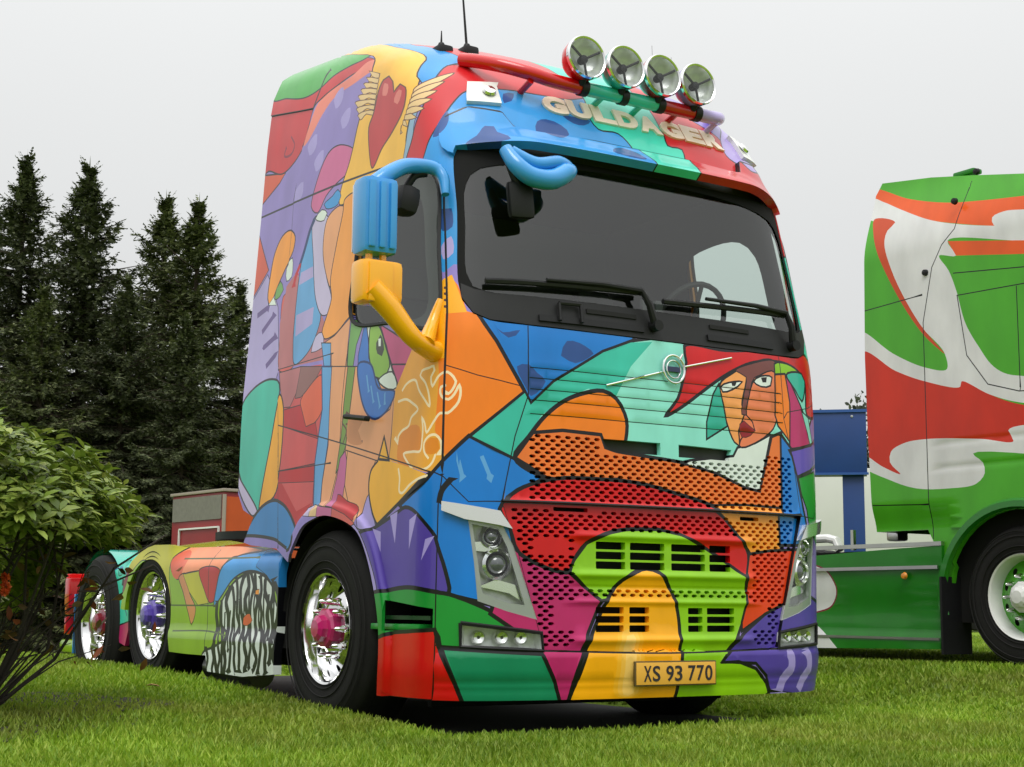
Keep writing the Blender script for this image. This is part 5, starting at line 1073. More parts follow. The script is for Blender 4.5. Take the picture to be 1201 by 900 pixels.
def island_mat(name, c1, c2, c3, rough=.6, trans=.25, patch_=0, coat=0):
    m = bpy.data.materials.new(name); m.use_nodes = True; nt = m.node_tree; p = nt.nodes['Principled BSDF']; L = nt.links.new
    g = nt.nodes.new('ShaderNodeNewGeometry'); r = nt.nodes.new('ShaderNodeValToRGB'); e = r.color_ramp.elements
    e[0].color = (*c1, 1); e[1].color = (*c3, 1); k = e.new(.5); k.color = (*c2, 1)
    L(g.outputs['Random Per Island'], r.inputs[0]); out = r.outputs[0]
    if patch_:
        t = nt.nodes.new('ShaderNodeTexCoord'); n = nt.nodes.new('ShaderNodeTexNoise'); n.inputs['Scale'].default_value = patch_; n.inputs['Detail'].default_value = 5
        q = nt.nodes.new('ShaderNodeMapRange'); q.inputs[1].default_value = .3; q.inputs[2].default_value = .7; q.inputs[3].default_value = .62; q.inputs[4].default_value = 1.35
        x = nt.nodes.new('ShaderNodeMixRGB'); x.blend_type = 'MULTIPLY'; x.inputs[0].default_value = 1
        L(t.outputs['Object'], n.inputs['Vector']); L(n.outputs[0], q.inputs[0]); L(out, x.inputs[1]); L(q.outputs[0], x.inputs[2]); out = x.outputs[0]
    if name == 'grass_blade':
        n3 = nt.nodes.new('ShaderNodeTexNoise'); n3.inputs['Scale'].default_value = .55; n3.inputs['Detail'].default_value = 6; n3.inputs['Roughness'].default_value = .65
        q3 = nt.nodes.new('ShaderNodeMapRange'); q3.inputs[1].default_value = .50; q3.inputs[2].default_value = .72; q3.inputs[3].default_value = 0; q3.inputs[4].default_value = .75
        x3 = nt.nodes.new('ShaderNodeMixRGB'); x3.inputs[2].default_value = (.27, .25, .06, 1)
        L(t.outputs['Object'], n3.inputs['Vector']); L(n3.outputs[0], q3.inputs[0]); L(q3.outputs[0], x3.inputs[0]); L(out, x3.inputs[1]); out = x3.outputs[0]
    L(out, p.inputs['Base Color']); p.inputs['Roughness'].default_value = rough; p.inputs['Specular IOR Level'].default_value = .35; p.inputs['Coat Weight'].default_value = coat
    tb = nt.nodes.new('ShaderNodeBsdfTranslucent'); L(out, tb.inputs[0]); ms = nt.nodes.new('ShaderNodeMixShader'); ms.inputs[0].default_value = trans
    L(p.outputs[0], ms.inputs[1]); L(tb.outputs[0], ms.inputs[2]); L(ms.outputs[0], nt.nodes['Material Output'].inputs[0])
    return m
NB = 330000
d = 4.6*np.exp(rng.random(NB)**.85*math.log(24/4.6)); an = YAW+(rng.random(NB)-.5)*.98
bx = CAM.x+d*np.sin(an); by = CAM.y+d*np.cos(an)
keep = ~((bx > -1.17) & (bx < 1.20) & (by > .02) & (by < 6.9)); d, bx, by = d[keep], bx[keep], by[keep]; NB = len(d)
bz = gz(bx, by); th = rng.random(NB)*2*math.pi; hgt = rng.uniform(.018, .046, NB)*(1+.25*np.sin(bx*2.1+by*1.3)); wd = .0028+.0009*d
lean = rng.uniform(.2, 1.1, NB)*hgt; la = rng.random(NB)*2*math.pi
P0 = np.stack([bx-np.cos(th)*wd, by-np.sin(th)*wd, bz-.004], 1); P1 = np.stack([bx+np.cos(th)*wd, by+np.sin(th)*wd, bz-.004], 1); P2 = np.stack([bx+np.cos(la)*lean, by+np.sin(la)*lean, bz+hgt], 1)
me = bpy.data.meshes.new('grass'); Vg = np.stack([P0, P1, P2], 1).reshape(-1, 3)
me.vertices.add(3*NB); me.vertices.foreach_set('co', Vg.ravel()); me.loops.add(3*NB); me.loops.foreach_set('vertex_index', np.arange(3*NB, dtype=np.int32)); me.polygons.add(NB); me.polygons.foreach_set('loop_start', np.arange(0, 3*NB, 3, dtype=np.int32)); me.update(calc_edges=True)
me.materials.append(island_mat('grass_blade', (.135, .245, .014), (.235, .375, .022), (.330, .420, .055), .55, .35, .9))
grass = link(bpy.data.objects.new('grass', me)); tag(grass, 'short mown green lawn in front of and under the trucks', 'grass', None, 'stuff')

# ------------------------------------------------------------------ green and white truck
PAINT_GREEN = [
('g_green',0,0,'K',"2.610,4.381 -0.419,3.604 -0.220,0.263 2.739,0.145"),
('g_orange',1,0,'K',"2.294,3.919 1.897,3.753 1.521,3.636 1.241,3.582 0.751,3.512 0.228,3.446 -0.403,3.343 -0.384,3.014 0.761,3.293 1.019,3.346 1.327,3.426 1.629,3.521 1.943,3.671 2.161,3.786 2.296,3.850"),
('g_white',1,0,'K',"2.296,3.842 2.161,3.786 1.943,3.671 1.629,3.521 1.327,3.422 1.019,3.346 0.761,3.293 -0.385,3.028 -0.380,2.953 0.766,3.187 1.442,3.321 1.367,3.195 1.527,3.225 1.441,3.097 1.378,2.943 1.300,2.680 1.174,2.476 1.084,2.357 0.975,2.282 0.812,2.240 -0.329,2.094 -0.319,1.933 0.821,2.055 1.112,2.147 1.357,2.267 1.365,2.230 1.698,2.308 1.990,2.424 2.338,2.618 2.333,2.768 2.007,2.557 1.694,2.411 1.486,2.374 1.507,2.497 1.723,2.727 1.924,3.036 2.025,3.253 2.084,3.448 2.070,3.530 2.002,3.583 2.302,3.680"),
('g_white',1,0,'K',"-0.392,3.158 0.756,3.410 0.940,3.435 1.035,3.412 1.015,3.348 0.762,3.277 -0.386,3.041"),
('g_orange',0,0,'K',"1.442,3.318 0.766,3.190 -0.381,2.966 -0.376,2.878 0.771,3.094 1.367,3.195"),
('g_orange2',1,0,'K',"2.234,3.657 1.995,3.581 2.063,3.528 2.079,3.448 2.020,3.252 1.919,3.036 1.719,2.727 1.503,2.489 1.685,2.642 1.886,2.899 2.091,3.249 2.215,3.542"),
('g_red',1,0,'K',"2.338,2.610 1.990,2.424 1.698,2.308 1.369,2.230 1.357,2.267 1.112,2.147 0.822,2.041 -0.317,1.893 -0.311,1.786 0.829,1.901 0.957,1.876 0.915,1.798 1.202,1.838 1.695,1.880 1.925,1.868 2.056,1.815 2.069,1.736 1.966,1.640 2.146,1.709 2.365,1.823"),
('g_white',1,0,'K',"2.365,1.823 2.146,1.709 1.966,1.640 2.069,1.736 2.056,1.815 1.925,1.868 1.695,1.880 1.202,1.838 0.915,1.798 0.957,1.876 0.829,1.901 -0.311,1.786 -0.301,1.627 1.274,1.740 1.191,1.670 1.175,1.594 1.255,1.524 1.508,1.506 1.812,1.524 2.063,1.598 2.367,1.741")]

PAINT_GSKIRT = [
('g_green2',0,0,'K',"4.558,1.484 1.225,1.327 1.285,-0.001 4.579,-0.183"),
('g_white',1,0.012,'maroon',"3.198,0.991 2.856,0.968 2.751,0.913 2.673,0.783 2.735,0.668 2.866,0.622 3.208,0.616"),
('g_white',0,0,'K',"3.209,0.565 2.882,0.502 2.754,0.422 2.653,0.335 3.216,0.295")]

gt = empty('green_truck', (0, 0, 0), None, 'green truck with orange and white swoosh graphics parked beside the airbrushed truck', 'truck')
CO = [(2.26, 1.22), (2.29, 2.0), (2.30, 2.56), (2.28, 3.4), (2.26, 3.86), (2.20, 3.95), (1.7, 3.88), (1.3, 3.80), (.75, 3.68), (.3, 3.55), (-.1, 3.36), (-.32, 3.1), (-.45, 2.6), (-.56, 2.0), (-.60, 1.2), (-.60, .55), (-.1, .50), (.22, .52)]
wc = (.91, .73)
CO += [(wc[0]+.64*math.cos(t), wc[1]+.60*math.sin(t)) for t in np.linspace(math.radians(200), math.radians(8), 22)]
CO += [(1.62, .98), (1.70, 1.13), (1.75, 1.22)]
gw = [(.50, 2.25), (-.30, 2.10), (-.22, 3.0), (.02, 3.15), (.50, 3.15)]
gb = lambda y, z: -.14*ss(z, 3.3, 4.0)-.04*ss(z, 1.45, 1.22)*(y > 1.5)-.004*gs(z, 1.84, .02)*(y < 1.68)-.004*gs(z, 1.66, .02)*(y < 1.68)
gcab = flat_sheet('cab_side', 3.75, PAINT_GREEN, CO, gt, holes=[gw], seams=[[(1.40, 3.07), (.75, 3.0), (-.3, 2.95)], [(1.37, 2.90), (.52, 2.88)], [(1.37, 2.90), (1.30, 2.45), (1.12, 2.22), (.85, 2.14), (.52, 2.12)], [(.84, 2.88), (.84, 2.14)], [(1.70, 1.15), (1.70, 2.75), (1.60, 3.15), (1.50, 3.30), (1.38, 3.40), (1.28, 3.75)], [(2.29, 2.93), (1.7, 2.96)], [(2.26, 1.42), (1.7, 1.40)]], base='g_green', depth=.04, bulge=gb, dv=.16)
xs = (3.80, 6.15); n_ = len(CO); V = [(x, y, z) for x in xs for (y, z) in CO]
V = [(x+(.14*float(ss(np.array([z]), 3.3, 4.0)[0]))*(1 if x < 5 else -1), y, z) for x, y, z in V]
mesh('cab_shell', V, [(i, (i+1) % n_, n_+(i+1) % n_, n_+i) for i in range(18)]+[tuple(range(2*n_-1, n_-1, -1))], PM('g_green'), gt)
b = MB(); b.box((3.83, .1, 2.68), (.01, .86, .95)); b.build('side_window', mat('dark_glass', (.01, .012, .012), .03, spec=.8), gt)
b = MB(); b.box((4.98, -.545, 2.5), (2.1, .02, 1.0), Matrix.Rotation(-.13, 3, 'X')); b.build('windshield', mat('dark_glass', (.01, .012, .012), .03), gt)
b = MB(); b.box((4.98, .9, .95), (2.2, 1.6, .8)); b.build('wheel_housing', M_DARK, gt)
GM = [(.36, 1.62), (.50, 1.64)]
V = []; Fc = []
for k, t in enumerate(np.linspace(math.radians(-12), math.radians(196), 30)):
    for r, x in ((.64, 3.745), (.655, 3.715), (.70, 3.715), (.72, 3.745)): V.append((x, wc[0]+r*1.0*math.cos(t), wc[1]+r*.94*math.sin(t)))
for k in range(29):
    for j in range(3): Fc.append((k*4+j, k*4+j+1, k*4+j+5, k*4+j+4))
mesh('wheel_arch_trim', V, Fc, PM('g_green2'), gt)
gsk = flat_sheet('side_skirt', 3.76, PAINT_GSKIRT, [(1.62, .36), (1.60, 1.10), (2.0, 1.09), (4.4, 1.0), (4.4, .31)], gt, base='g_green2', bulge=lambda y, z: -.014*gs(z, .64, .12)+.02*ss(z, .50, .40), depth=.05)
b = MB(); b.box((3.745, 3.0, .945), (.02, 2.75, .025)); b.box((3.745, 3.0, .43), (.02, 2.75, .018)); b.build('skirt_trim', M_SATIN, gt)
b = MB(); b.box((3.78, 3.0, 1.115), (.05, 2.8, .03)); b.build('deck_edge', M_SATIN, gt)
b = MB(); b.lathe([(0, -.02), (.02, -.018), (.028, 0)], 14, Matrix.Translation((3.735, 1.94, .885))); b.build('marker_lamp', M_AMBERL, gt)
b = MB(); b.box((4.98, 4.0, 1.0), (2.3, 4.6, .16)); b.box((4.98, 4.2, .75), (.9, 5.2, .3)); b.build('chassis', M_BLACK, gt)
b = MB(); b.tube([(3.95, 3.6, 1.12), (3.95, 3.55, 1.18), (3.95, 3.45, 1.20), (3.95, 2.95, 1.20), (3.95, 2.86, 1.18), (3.95, 2.82, 1.10)], .035, 10); b.build('chrome_hoop', M_WHITE, gt)
b = MB(); b.box((4.0, 2.72, 1.18), (.03, .03, .16)); b.build('deck_post', M_SATIN, gt)
b = MB(); b.box((4.05, 2.3, 1.20), (.12, .12, .08), bev=.02); b.build('deck_box', M_SATIN, gt)
b = MB(); b.box((3.83, 1.55, .60), (.3, .02, .55)); b.build('mud_flap', M_BLACK, gt)
gwh = make_wheel(.49, .33, M_CHROME, True, gt, face=PM('g_green')); gwh.location = (3.775, wc[0], wc[1])
for c in gwh.children:
    if c.name.startswith('rim'): c.data = c.data.copy(); c.data.materials[0] = M_WHITE
    if c.name.startswith('hub'): c.data = c.data.copy(); c.data.materials[0] = M_WHITE
for (x, y, rz) in ((6.17, wc[0], math.pi), (3.80, 5.2, 0), (6.17, 5.2, math.pi)):
    c = copy_tree(gwh, gt); c.location = (x, y, wc[1]); c.rotation_euler = (0, 0, rz)
for (x, y, z) in ((3.90, 1.28, 3.83), (3.745, 1.36, 3.60), (3.745, 1.66, 3.12)):
    b = MB(); b.lathe([(0, -.02), (.022, -.015), (.026, .01)], 12, Matrix.Translation((x, y, z))); b.build('rivet_cap', M_BLACK, gt)
b = MB(); b.tube([(3.95, 2.0, 3.85), (3.95, 1.3, 3.80)], .015, 6); b.box((4.0, 1.45, 3.87), (.1, .2, .04), bev=.015); b.box((4.0, .86, 3.72), (.06, .06, .16), bev=.02); b.build('roof_fittings', mat('g_fit', PAL['g_green2'], .4), gt)

# ------------------------------------------------------------------ things in the background on the right
bb = empty('blue_signboard', (12.09, 10.80, .25), None, 'blue box-shaped board on a square blue post between the two trucks', 'sign'); RZ = math.radians(-44.5)
bb.rotation_euler = (0, 0, RZ); MBL = mat('blue_steel', (.007, .042, .19), .45, noise=.15, nscale=3)
b = MB(); b.box((-.60, .15, 2.90), (1.62, .45, .97), bev=.01); b.build('board', MBL, bb)
b = MB(); b.box((-.60, -.08, 3.385), (1.66, .04, .045)); b.box((-.60, -.08, 2.425), (1.66, .04, .035)); b.build('board_rim', mat('blue_steel2', (.02, .08, .30), .4), bb)
b = MB(); b.box((.0, .15, 1.2), (.32, .30, 2.45), bev=.01); b.build('post', MBL, bb)
b = MB(); b.tube([(-.62, -.02, 2.42), (-.62, -.02, 2.08)], .02, 6); b.build('hanging_rod', M_BLACK, bb)
for x in (-1.2, -.6, 0): 
    b = MB(); b.lathe([(0, -.012), (.02, -.01), (.022, .01)], 8, Matrix.Translation((x, -.075, 3.30)) @ Matrix.Rotation(math.radians(90), 4, 'Z')); b.build('bolt', M_SATIN, bb)
wt = empty('white_trailer', (16.6, 15.6, .25), None, 'plain white box trailer standing far behind the blue board', 'trailer'); wt.rotation_euler = (0, 0, RZ)
b = MB(); b.box((0, 1.3, 2.0), (7.0, 2.5, 2.2), bev=.04); b.build('box_body', mat('trailer_white', (.62, .62, .60), .5, noise=.05, nscale=2), wt)
b = MB(); b.box((0, 1.3, .78), (6.8, 2.3, .22)); b.build('trailer_frame', M_BLACK, wt)
for x in (-2.6, -1.5, 2.4):
    b = MB(); b.lathe([(0, 0), (.3, .0), (.33, -.02), (.45, 0), (.48, .05), (.48, .25)], 24, Matrix.Translation((x, .12, .48)) @ Matrix.Rotation(math.radians(90), 4, 'Z')); b.build('wheel', M_RUB, wt)
rb = empty('red_cabinet', (.89, 8.85, 0), None, 'red cabinet with grey top panel behind the truck cab', 'cabinet'); rb.rotation_euler = (0, 0, math.radians(6))
b = MB(); b.box((.45, 0, .88), (.90, 1.13, 1.74), bev=.015); b.build('body', mat('cab_red', (.26, .012, .014), .4, noise=.12, nscale=4), rb)
b = MB(); b.box((-.006, 0, 1.60), (.012, 1.06, .24)); b.build('grey_panel', mat('weathered_grey', (.20, .19, .165), .7, noise=.25, nscale=25), rb)
b = MB(); b.box((.45, 0, 1.765), (.94, 1.17, .03), bev=.006); b.build('lid', mat('lid_edge', (.35, .30, .25), .6), rb)
b = MB(); b.box((.45, -.572, .9), (.86, .01, 1.6)); b.build('lit_side', mat('lit_side_orange', (.55, .09, .02), .4, noise=.12), rb)  # lit side of the red box, its brightness painted as orange
b = MB(); b.tube([(.0, -.58, .1), (.0, -.58, 1.72)], .02, 6); b.build('corner_post', mat('lid_edge', (.35, .30, .25), .6), rb)
b = MB()
for p, q in (((-.5, 1.40), (.36, 1.40)), ((-.5, 1.40), (-.5, .9)), ((.36, 1.40), (.36, .9))): b.tube([(-.012, p[0], p[1]), (-.012, q[0], q[1])], .012, 4)
b.build('white_outline', M_WHITE, rb)
b = MB()
for k in range(9):
    y0 = .22-.06*k; b.tube([(-.014, y0, 1.16+.02*(k % 3)), (-.014, y0-.03, 1.22+.015*(k % 2)), (-.014, y0-.05, 1.14)], .009, 4)
b.build('white_scribble', M_WHITE, rb)

# ------------------------------------------------------------------ spruces
M_BARK = mat('bark', (.045, .032, .022), .9, noise=.3, nscale=12, bump=.5, bscale=30)
M_SPR = [island_mat('spruce_%d' % k, a, b_, c_, .65, .12, .8) for k, (a, b_, c_) in enumerate([((.040, .050, .026), (.078, .096, .042), (.145, .162, .072)), ((.046, .058, .026), (.092, .112, .042), (.168, .185, .070))])]
def make_spruce(H, R, seed, m):
    r_ = np.random.default_rng(seed); V = []; stem = MB()
    stem.tube([(0, 0, 0), (.03, .02, H*.5), (0, 0, H*.98)], [.13, .07, .012], 7)
    def spray(p, d, ln, wd):
        # flat twig: several overlapping needle blades
        k = max(3, int(ln/.05)); d = d/np.linalg.norm(d); sd = np.cross(d, [0, 0, 1]); sd /= max(np.linalg.norm(sd), 1e-6)
        for i in range(k):
            t = (i+.3)/k; o = p+d*ln*t; w = wd*(1-.75*t)
            for s in (-1, 1):
                tip = o+d*w*.75+sd*s*w+np.array([0, 0, r_.uniform(-.35, .15)*w]); b1 = o+d*.028+r_.normal(0, .008, 3); b2 = o-d*.028+r_.normal(0, .008, 3)
                V.append((b1, tip, b2))
    z = H*.985; step = .09
    V.append((np.array([0, 0, H*1.02]), np.array([.03, 0, H*.95]), np.array([-.03, 0, H*.95])))
    while z > .25:
        f = (H-z)/H; L = R*(max(f-.045, 0)**.92)*r_.uniform(.65, 1.12)+.06; nb = (4 if f < .06 else 8)+int(9*f)
        for j in range(nb):
            a = r_.uniform(0, 2*math.pi); l = L*r_.uniform(.55, 1.12)*(1.45 if r_.random() < .13 else 1); el = .55-1.0*min(1, f*1.8)+r_.normal(0, .12)
            d0 = np.array([math.cos(a)*math.cos(el), math.sin(a)*math.cos(el), math.sin(el)]); o = np.array([0, 0, z+r_.uniform(-.06, .06)])
            n = max(3, int(l/.13)); pts = []
            for i in range(n+1):
                t = i/n; pts.append(o+d0*l*t+np.array([0, 0, .22*l*t*t-.10*l*t]))
            if l > .5: stem.tube([pts[0], pts[n//2], pts[-1]], [.016, .011, .004], 4, cap=False)
            for i in range(1, n+1):
                t = i/n; d = pts[i]-pts[i-1]; tw = (.16+.30*l*(1-t)*.6)*r_.uniform(.7, 1.2); tw = min(tw, .42, l*.55+.05)
                sd = np.cross(d, [0, 0, 1]); sd /= max(np.linalg.norm(sd), 1e-6); dn = d/max(np.linalg.norm(d), 1e-6)
                if t > .15 or l < .5:
                    for s in (-1, 1): spray(pts[i], dn*.75+sd*s*r_.uniform(.5, 1)+np.array([0, 0, r_.uniform(-.5, .05)]), tw, .085)
                    spray(pts[i], dn*.4+sd*r_.uniform(-.4, .4)+np.array([0, 0, -.8]), tw*.6, .07)
                if i == n: spray(pts[i]-d*.3, dn+np.array([0, 0, .2]), .2, .05)
        z -= step*r_.uniform(.7, 1.2); step = .09+.09*f
    V = np.array(V).reshape(-1, 3); n = len(V)//3
    me = bpy.data.meshes.new('crown'); me.vertices.add(3*n); me.vertices.foreach_set('co', V.ravel()); me.loops.add(3*n); me.loops.foreach_set('vertex_index', np.arange(3*n, dtype=np.int32)); me.polygons.add(n); me.polygons.foreach_set('loop_start', np.arange(0, 3*n, 3, dtype=np.int32)); me.update(calc_edges=True)
    me.materials.append(m); return me, stem, n
def dirp(px):
    a = YAW+math.atan((px-600.5)/F_PX); return math.sin(a), math.cos(a)
protos = []; ntri = 0
for k, (H, R) in enumerate(((7.4, 2.6), (6.6, 2.5), (7.0, 2.9))):
    me, st, n = make_spruce(H, R, 11+k, M_SPR[k % 2]); ntri += n
    so = st.build('trunk', M_BARK); protos.append((me, so.data, H)); bpy.data.objects.remove(so)
SPR = [(-35, 25.5, 0, 7.3, 'spruce with thin top at the edge of the conifer stand'), (12, 23.5, 0, 7.25, 'slender spruce whose spire stands apart from its neighbour'),
       (88, 22.5, 2, 6.95, 'tallest and broadest spruce of the conifer stand'), (182, 25.0, 1, 7.0, 'spruce with narrow spire between two broader spruces'), (222, 21.5, 1, 6.15, 'broad spruce next to the painted truck cab'),
       (140, 20.5, 2, 4.9, 'lower spruce in front of the tallest spruces'), (275, 23.0, 0, 5.2, 'low spruce half hidden by the painted cab'), (40, 20.0, 1, 4.6, 'lower spruce above the leafy bush'), (212, 19.5, 0, 4.2, 'young spruce in front of the broad spruce by the cab'), (305, 27, 2, 5.2, 'spruce behind the rear corner of the painted cab'), (-90, 22, 1, 6.5, 'spruce at the outer end of the conifer row')]
for k, (px, dist, pr, h, lab) in enumerate(SPR):
    sx, sy = dirp(px); x, y = CAM.x+sx*dist, CAM.y+sy*dist; me, sm, H = protos[pr]
    tr = empty('spruce_tree', (x, y, float(gz(x, y))-.05), None, lab, 'spruce', 'spruces behind the trucks'); s = h/H; tr.scale = (s*1.02, s*1.02, s); tr.rotation_euler = (0, 0, k*1.7)
    link(bpy.data.objects.new('crown', me), tr); link(bpy.data.objects.new('trunk', sm), tr)

# ------------------------------------------------------------------ leaf helper, bush, far trees
def leaf_quads(C, D, N, ln, wd, fold=.25):
    """pointed oval leaves: 6 vertices, 4 triangles each"""
    S_ = np.cross(D, N); S_ /= np.maximum(np.linalg.norm(S_, axis=1), 1e-9)[:, None]; N2 = np.cross(S_, D); ln = ln[:, None]; wd = wd[:, None]
    P = np.stack([C, C+D*ln*.38+S_*wd+N2*wd*fold, C+D*ln*.75+S_*wd*.75+N2*wd*fold*.6-N2*ln*.05, C+D*ln-N2*ln*.14, C+D*ln*.75-S_*wd*.75+N2*wd*fold*.6-N2*ln*.05, C+D*ln*.38-S_*wd+N2*wd*fold, C+D*ln*.5], 1)
    n = len(C); b_ = np.arange(n)[:, None]*7
    Fc = np.concatenate([b_+np.array([[0, 6, 1]]), b_+np.array([[1, 6, 2]]), b_+np.array([[2, 6, 3]]), b_+np.array([[3, 6, 4]]), b_+np.array([[4, 6, 5]]), b_+np.array([[5, 6, 0]])])
    return P.reshape(-1, 3), Fc
def leaf_mesh(name, V, Fc, m, parent):
    me = bpy.data.meshes.new(name); n = len(Fc); me.vertices.add(len(V)); me.vertices.foreach_set('co', V.ravel()); me.loops.add(3*n); me.loops.foreach_set('vertex_index', Fc.astype(np.int32).ravel()); me.polygons.add(n); me.polygons.foreach_set('loop_start', np.arange(0, 3*n, 3, dtype=np.int32)); me.update(calc_edges=True); me.materials.append(m)
    return link(bpy.data.objects.new(name, me), parent)
sx, sy = dirp(-22); bc = np.array([CAM.x+sx*8.0, CAM.y+sy*8.0, 0.]); bc[2] = float(gz(bc[0], bc[1]))-.01
bush = empty('rhododendron_bush', tuple(bc), None, 'broad-leaved green bush with bare lower stems on the lawn', 'bush')
r_ = np.random.default_rng(5); tips = []
twigs = MB()
for k in range(18):
    a = r_.uniform(0, 2*math.pi); q = r_.uniform(.3, 1); e = np.array([math.cos(a)*.75*q, math.sin(a)*.75*q, r_.uniform(.7, 1.1)]); s0 = np.array([math.cos(a)*.08, math.sin(a)*.08, 0])
    mid = (s0+e)/2+r_.normal(0, .07, 3)+np.array([0, 0, -.08]); twigs.tube([s0, mid, e], [.013, .009, .005], 5, cap=False)
    for j in range(4):
        t = r_.uniform(.4, 1); p = mid+(e-mid)*t; q2 = p+r_.normal(0, .16, 3)+np.array([0, 0, .1]); twigs.tube([p, q2], [.007, .004], 4, cap=False)
for k in range(70):
    a = r_.uniform(0, 2*math.pi); rr = r_.uniform(.1, .48); p = np.array([math.cos(a)*rr, math.sin(a)*rr, r_.uniform(.22, .55)]); q2 = p+np.array([math.cos(a)*.25, math.sin(a)*.22, r_.uniform(.02, .28)]); twigs.tube([np.array([p[0]*.2, p[1]*.2, .02]), p, q2], [.006, .004, .002], 4, cap=False)
twigs.build('stems', mat('grey_twig', (.040, .033, .026), .9, noise=.3, nscale=20), bush)
NW = 1750
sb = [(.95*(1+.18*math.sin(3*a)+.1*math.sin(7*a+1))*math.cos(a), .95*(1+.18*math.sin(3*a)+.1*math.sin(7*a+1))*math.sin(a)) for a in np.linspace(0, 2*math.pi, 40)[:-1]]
soil = mesh('bush_shade_soil', [(bc[0]+x, bc[1]+y, .012+float(gz(bc[0]+x, bc[1]+y))) for x, y in sb], [tuple(range(39))], mat('shade_dark_soil', (.030, .024, .016), .95, noise=.4, nscale=20, bump=.8, bscale=40), smooth=False); tag(soil, kind='structure')  # soil disc under the bush, its dark colour stands for the shadow
th_ = r_.uniform(0, 2*math.pi, NW); ph = np.arccos(r_.uniform(-.62, 1, NW)); rad = r_.uniform(.60, 1.0, NW)**.7*(1+.13*np.sin(3*th_+1)*np.sin(2.3*ph)+.08*np.sin(7*th_))
dome = np.stack([np.sin(ph)*np.cos(th_)*.80, np.sin(ph)*np.sin(th_)*.80, np.cos(ph)*.52], 1)*rad[:, None]+[0, 0, .86]
ok_ = ~((dome[:, 2] < .84) & (dome[:, 0]*r2.x+dome[:, 1]*r2.y > .22)) & (dome[:, 2] > .52); dome = dome[ok_]; NW = len(dome)
C, D, N, ln, wd = [], [], [], [], []
for i in range(NW):
    c = dome[i]; axis = (c-np.array([0, 0, .55])); axis /= np.linalg.norm(axis); axis = axis*.6+np.array([0, 0, .7])+r_.normal(0, .15, 3); axis /= np.linalg.norm(axis)
    t1 = np.cross(axis, [.3, .9, .1]); t1 /= np.linalg.norm(t1); t2 = np.cross(axis, t1); nl = r_.integers(6, 10); a0 = r_.uniform(0, 6)
    for j in range(nl):
        a = a0+2*math.pi*j/nl; dr = (t1*math.cos(a)+t2*math.sin(a)); el = r_.uniform(-.25, .75); dd = dr*math.cos(el)+axis*math.sin(el)
        C.append(c+dd*.008); D.append(dd); N.append(axis*math.cos(el)-dr*math.sin(el)); l = r_.uniform(.055, .10); ln.append(l); wd.append(l*r_.uniform(.17, .23))
V, Fc = leaf_quads(np.array(C), np.array(D), np.array(N), np.array(ln), np.array(wd))
leaf_mesh('foliage', V, Fc, island_mat('bush_leaf', (.080, .125, .018), (.190, .280, .034), (.330, .390, .080), .42, .25, 2.2, .05), bush)
for k in range(16):   # old brownish leaves low in the bush
    pass
NW = 160; C = np.stack([r_.normal(0, .42, NW), r_.normal(0, .42, NW), r_.uniform(.25, .75, NW)], 1); D = r_.normal(0, 1, (NW, 3)); D /= np.linalg.norm(D, axis=1)[:, None]; N = r_.normal(0, 1, (NW, 3)); V, Fc = leaf_quads(C, D, N, r_.uniform(.05, .1, NW), r_.uniform(.012, .02, NW))
leaf_mesh('withered_leaves', V, Fc, island_mat('withered_leaf', (.06, .035, .012), (.14, .10, .02), (.22, .05, .02), .6, .2), bush)
def flower(px, py, dist, s):
    a = YAW+math.atan((px-600.5)/F_PX); up_ = math.tan(PITCH+math.atan((450-py)/F_PX)); c = np.array([CAM.x+math.sin(a)*dist, CAM.y+math.cos(a)*dist, CAM.z+up_*dist])-bc
    n = 40; D = r_.normal(0, 1, (n, 3)); D /= np.linalg.norm(D, axis=1)[:, None]; V, Fc = leaf_quads(c+D*s*.3, D, r_.normal(0, 1, (n, 3)), np.full(n, s), np.full(n, s*.35))
    leaf_mesh('flower', V, Fc, island_mat('flower_petal', (.45, .05, .01), (.6, .09, .02), (.7, .16, .03), .5, .3), bush)
flower(13, 684, 7.45, .022); flower(14, 694, 7.45, .022); flower(13, 700, 7.45, .018)
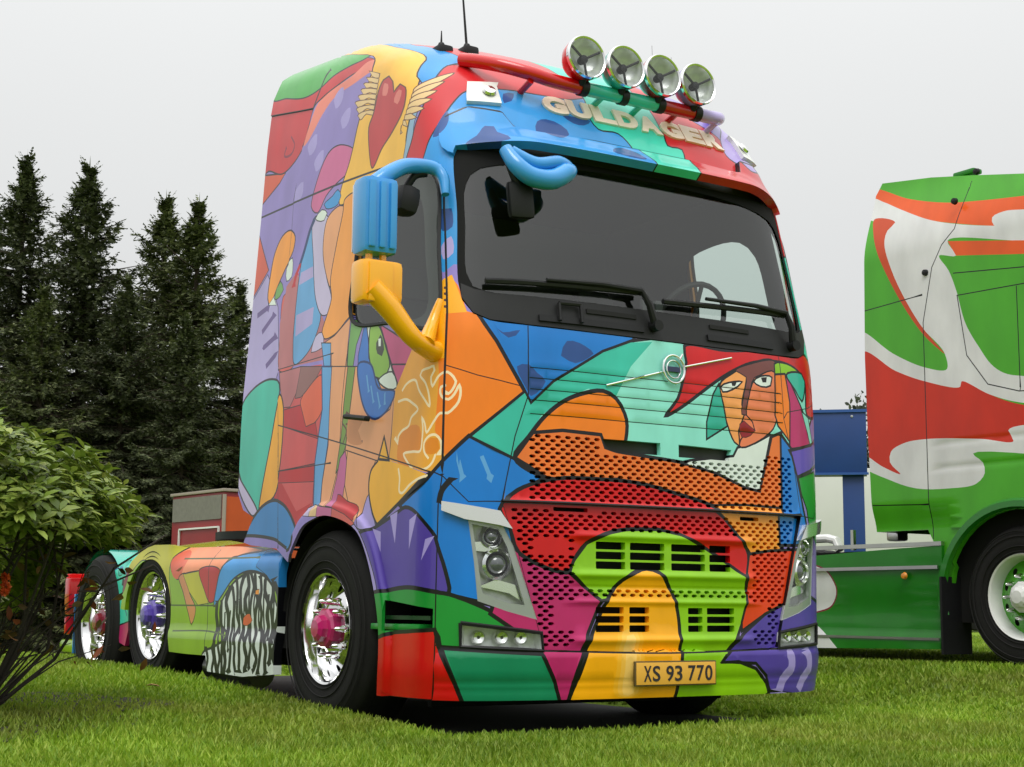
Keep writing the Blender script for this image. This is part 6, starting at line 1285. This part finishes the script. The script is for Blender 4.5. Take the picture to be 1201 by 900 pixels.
# fallen leaf
def fallen(px, py, s, lab):
    a = YAW+math.atan((px-600.5)/F_PX); up_ = math.tan(PITCH+math.atan((450-py)/F_PX)); dist = -(CAM.z-.10)/up_; c = np.array([[CAM.x+math.sin(a)*dist, CAM.y+math.cos(a)*dist, .03+float(gz(CAM.x+math.sin(a)*dist, CAM.y+math.cos(a)*dist))]])
    V, Fc = leaf_quads(c, np.array([[.9, -.4, .05]])/1.0, np.array([[0, 0, 1.]]), np.array([s]), np.array([s*.32])); V = np.concatenate([V, V-[0, 0, .003]]); Fc = np.concatenate([Fc, Fc[:, ::-1]+7])
    o = leaf_mesh('fallen_leaf', V, Fc, mat('dry_leaf', (.45, .25, .10), .7), None); tag(o, lab, 'leaf')
fallen(181, 820, .085, 'small tan dry leaf lying on the lawn near the side skirt')
# far tree tops
def broad_tree(px, dist, h, w, seed, lab):
    sx, sy = dirp(px); x, y = CAM.x+sx*dist, CAM.y+sy*dist; tr = empty('broadleaf_tree', (x, y, .2), None, lab, 'tree', 'far trees behind the blue board'); q = np.random.default_rng(seed)
    b = MB(); b.tube([(0, 0, 0), (.1, 0, h*.4), (0, .1, h*.75)], [.22, .15, .05], 7)
    cl = []
    for k in range(26):
        a = q.uniform(0, 6.28); rr = w*q.uniform(.1, 1)**.6; c = np.array([math.cos(a)*rr, math.sin(a)*rr, h*.45+q.uniform(.1, 1)*h*.53*(1-.45*(rr/w)**2)]); cl.append(c); b.tube([(0, 0, h*.4), tuple(c*.6+np.array([0, 0, h*.18])), tuple(c)], [.07, .04, .015], 4, cap=False)
    b.build('trunk', M_BARK, tr); n = 2600; C = np.array(cl)[q.integers(0, 26, n)]+q.normal(0, w*.16, (n, 3)); D = q.normal(0, 1, (n, 3)); D /= np.linalg.norm(D, axis=1)[:, None]
    V, Fc = leaf_quads(C, D, q.normal(0, 1, (n, 3)), q.uniform(.16, .3, n), q.uniform(.05, .09, n)); leaf_mesh('crown', V, Fc, M_FAR, tr)
M_FAR = island_mat('far_leaf', (.05, .06, .045), (.09, .10, .075), (.14, .15, .11), .7, .2)
broad_tree(990, 62, 8.9, 2.0, 3, 'grey-green tree crown rising higher above the blue board'); broad_tree(950, 60, 8.2, 2.0, 4, 'lower grey-green tree crown close to the painted cab, above the blue board')
print('spruce tris', ntri)
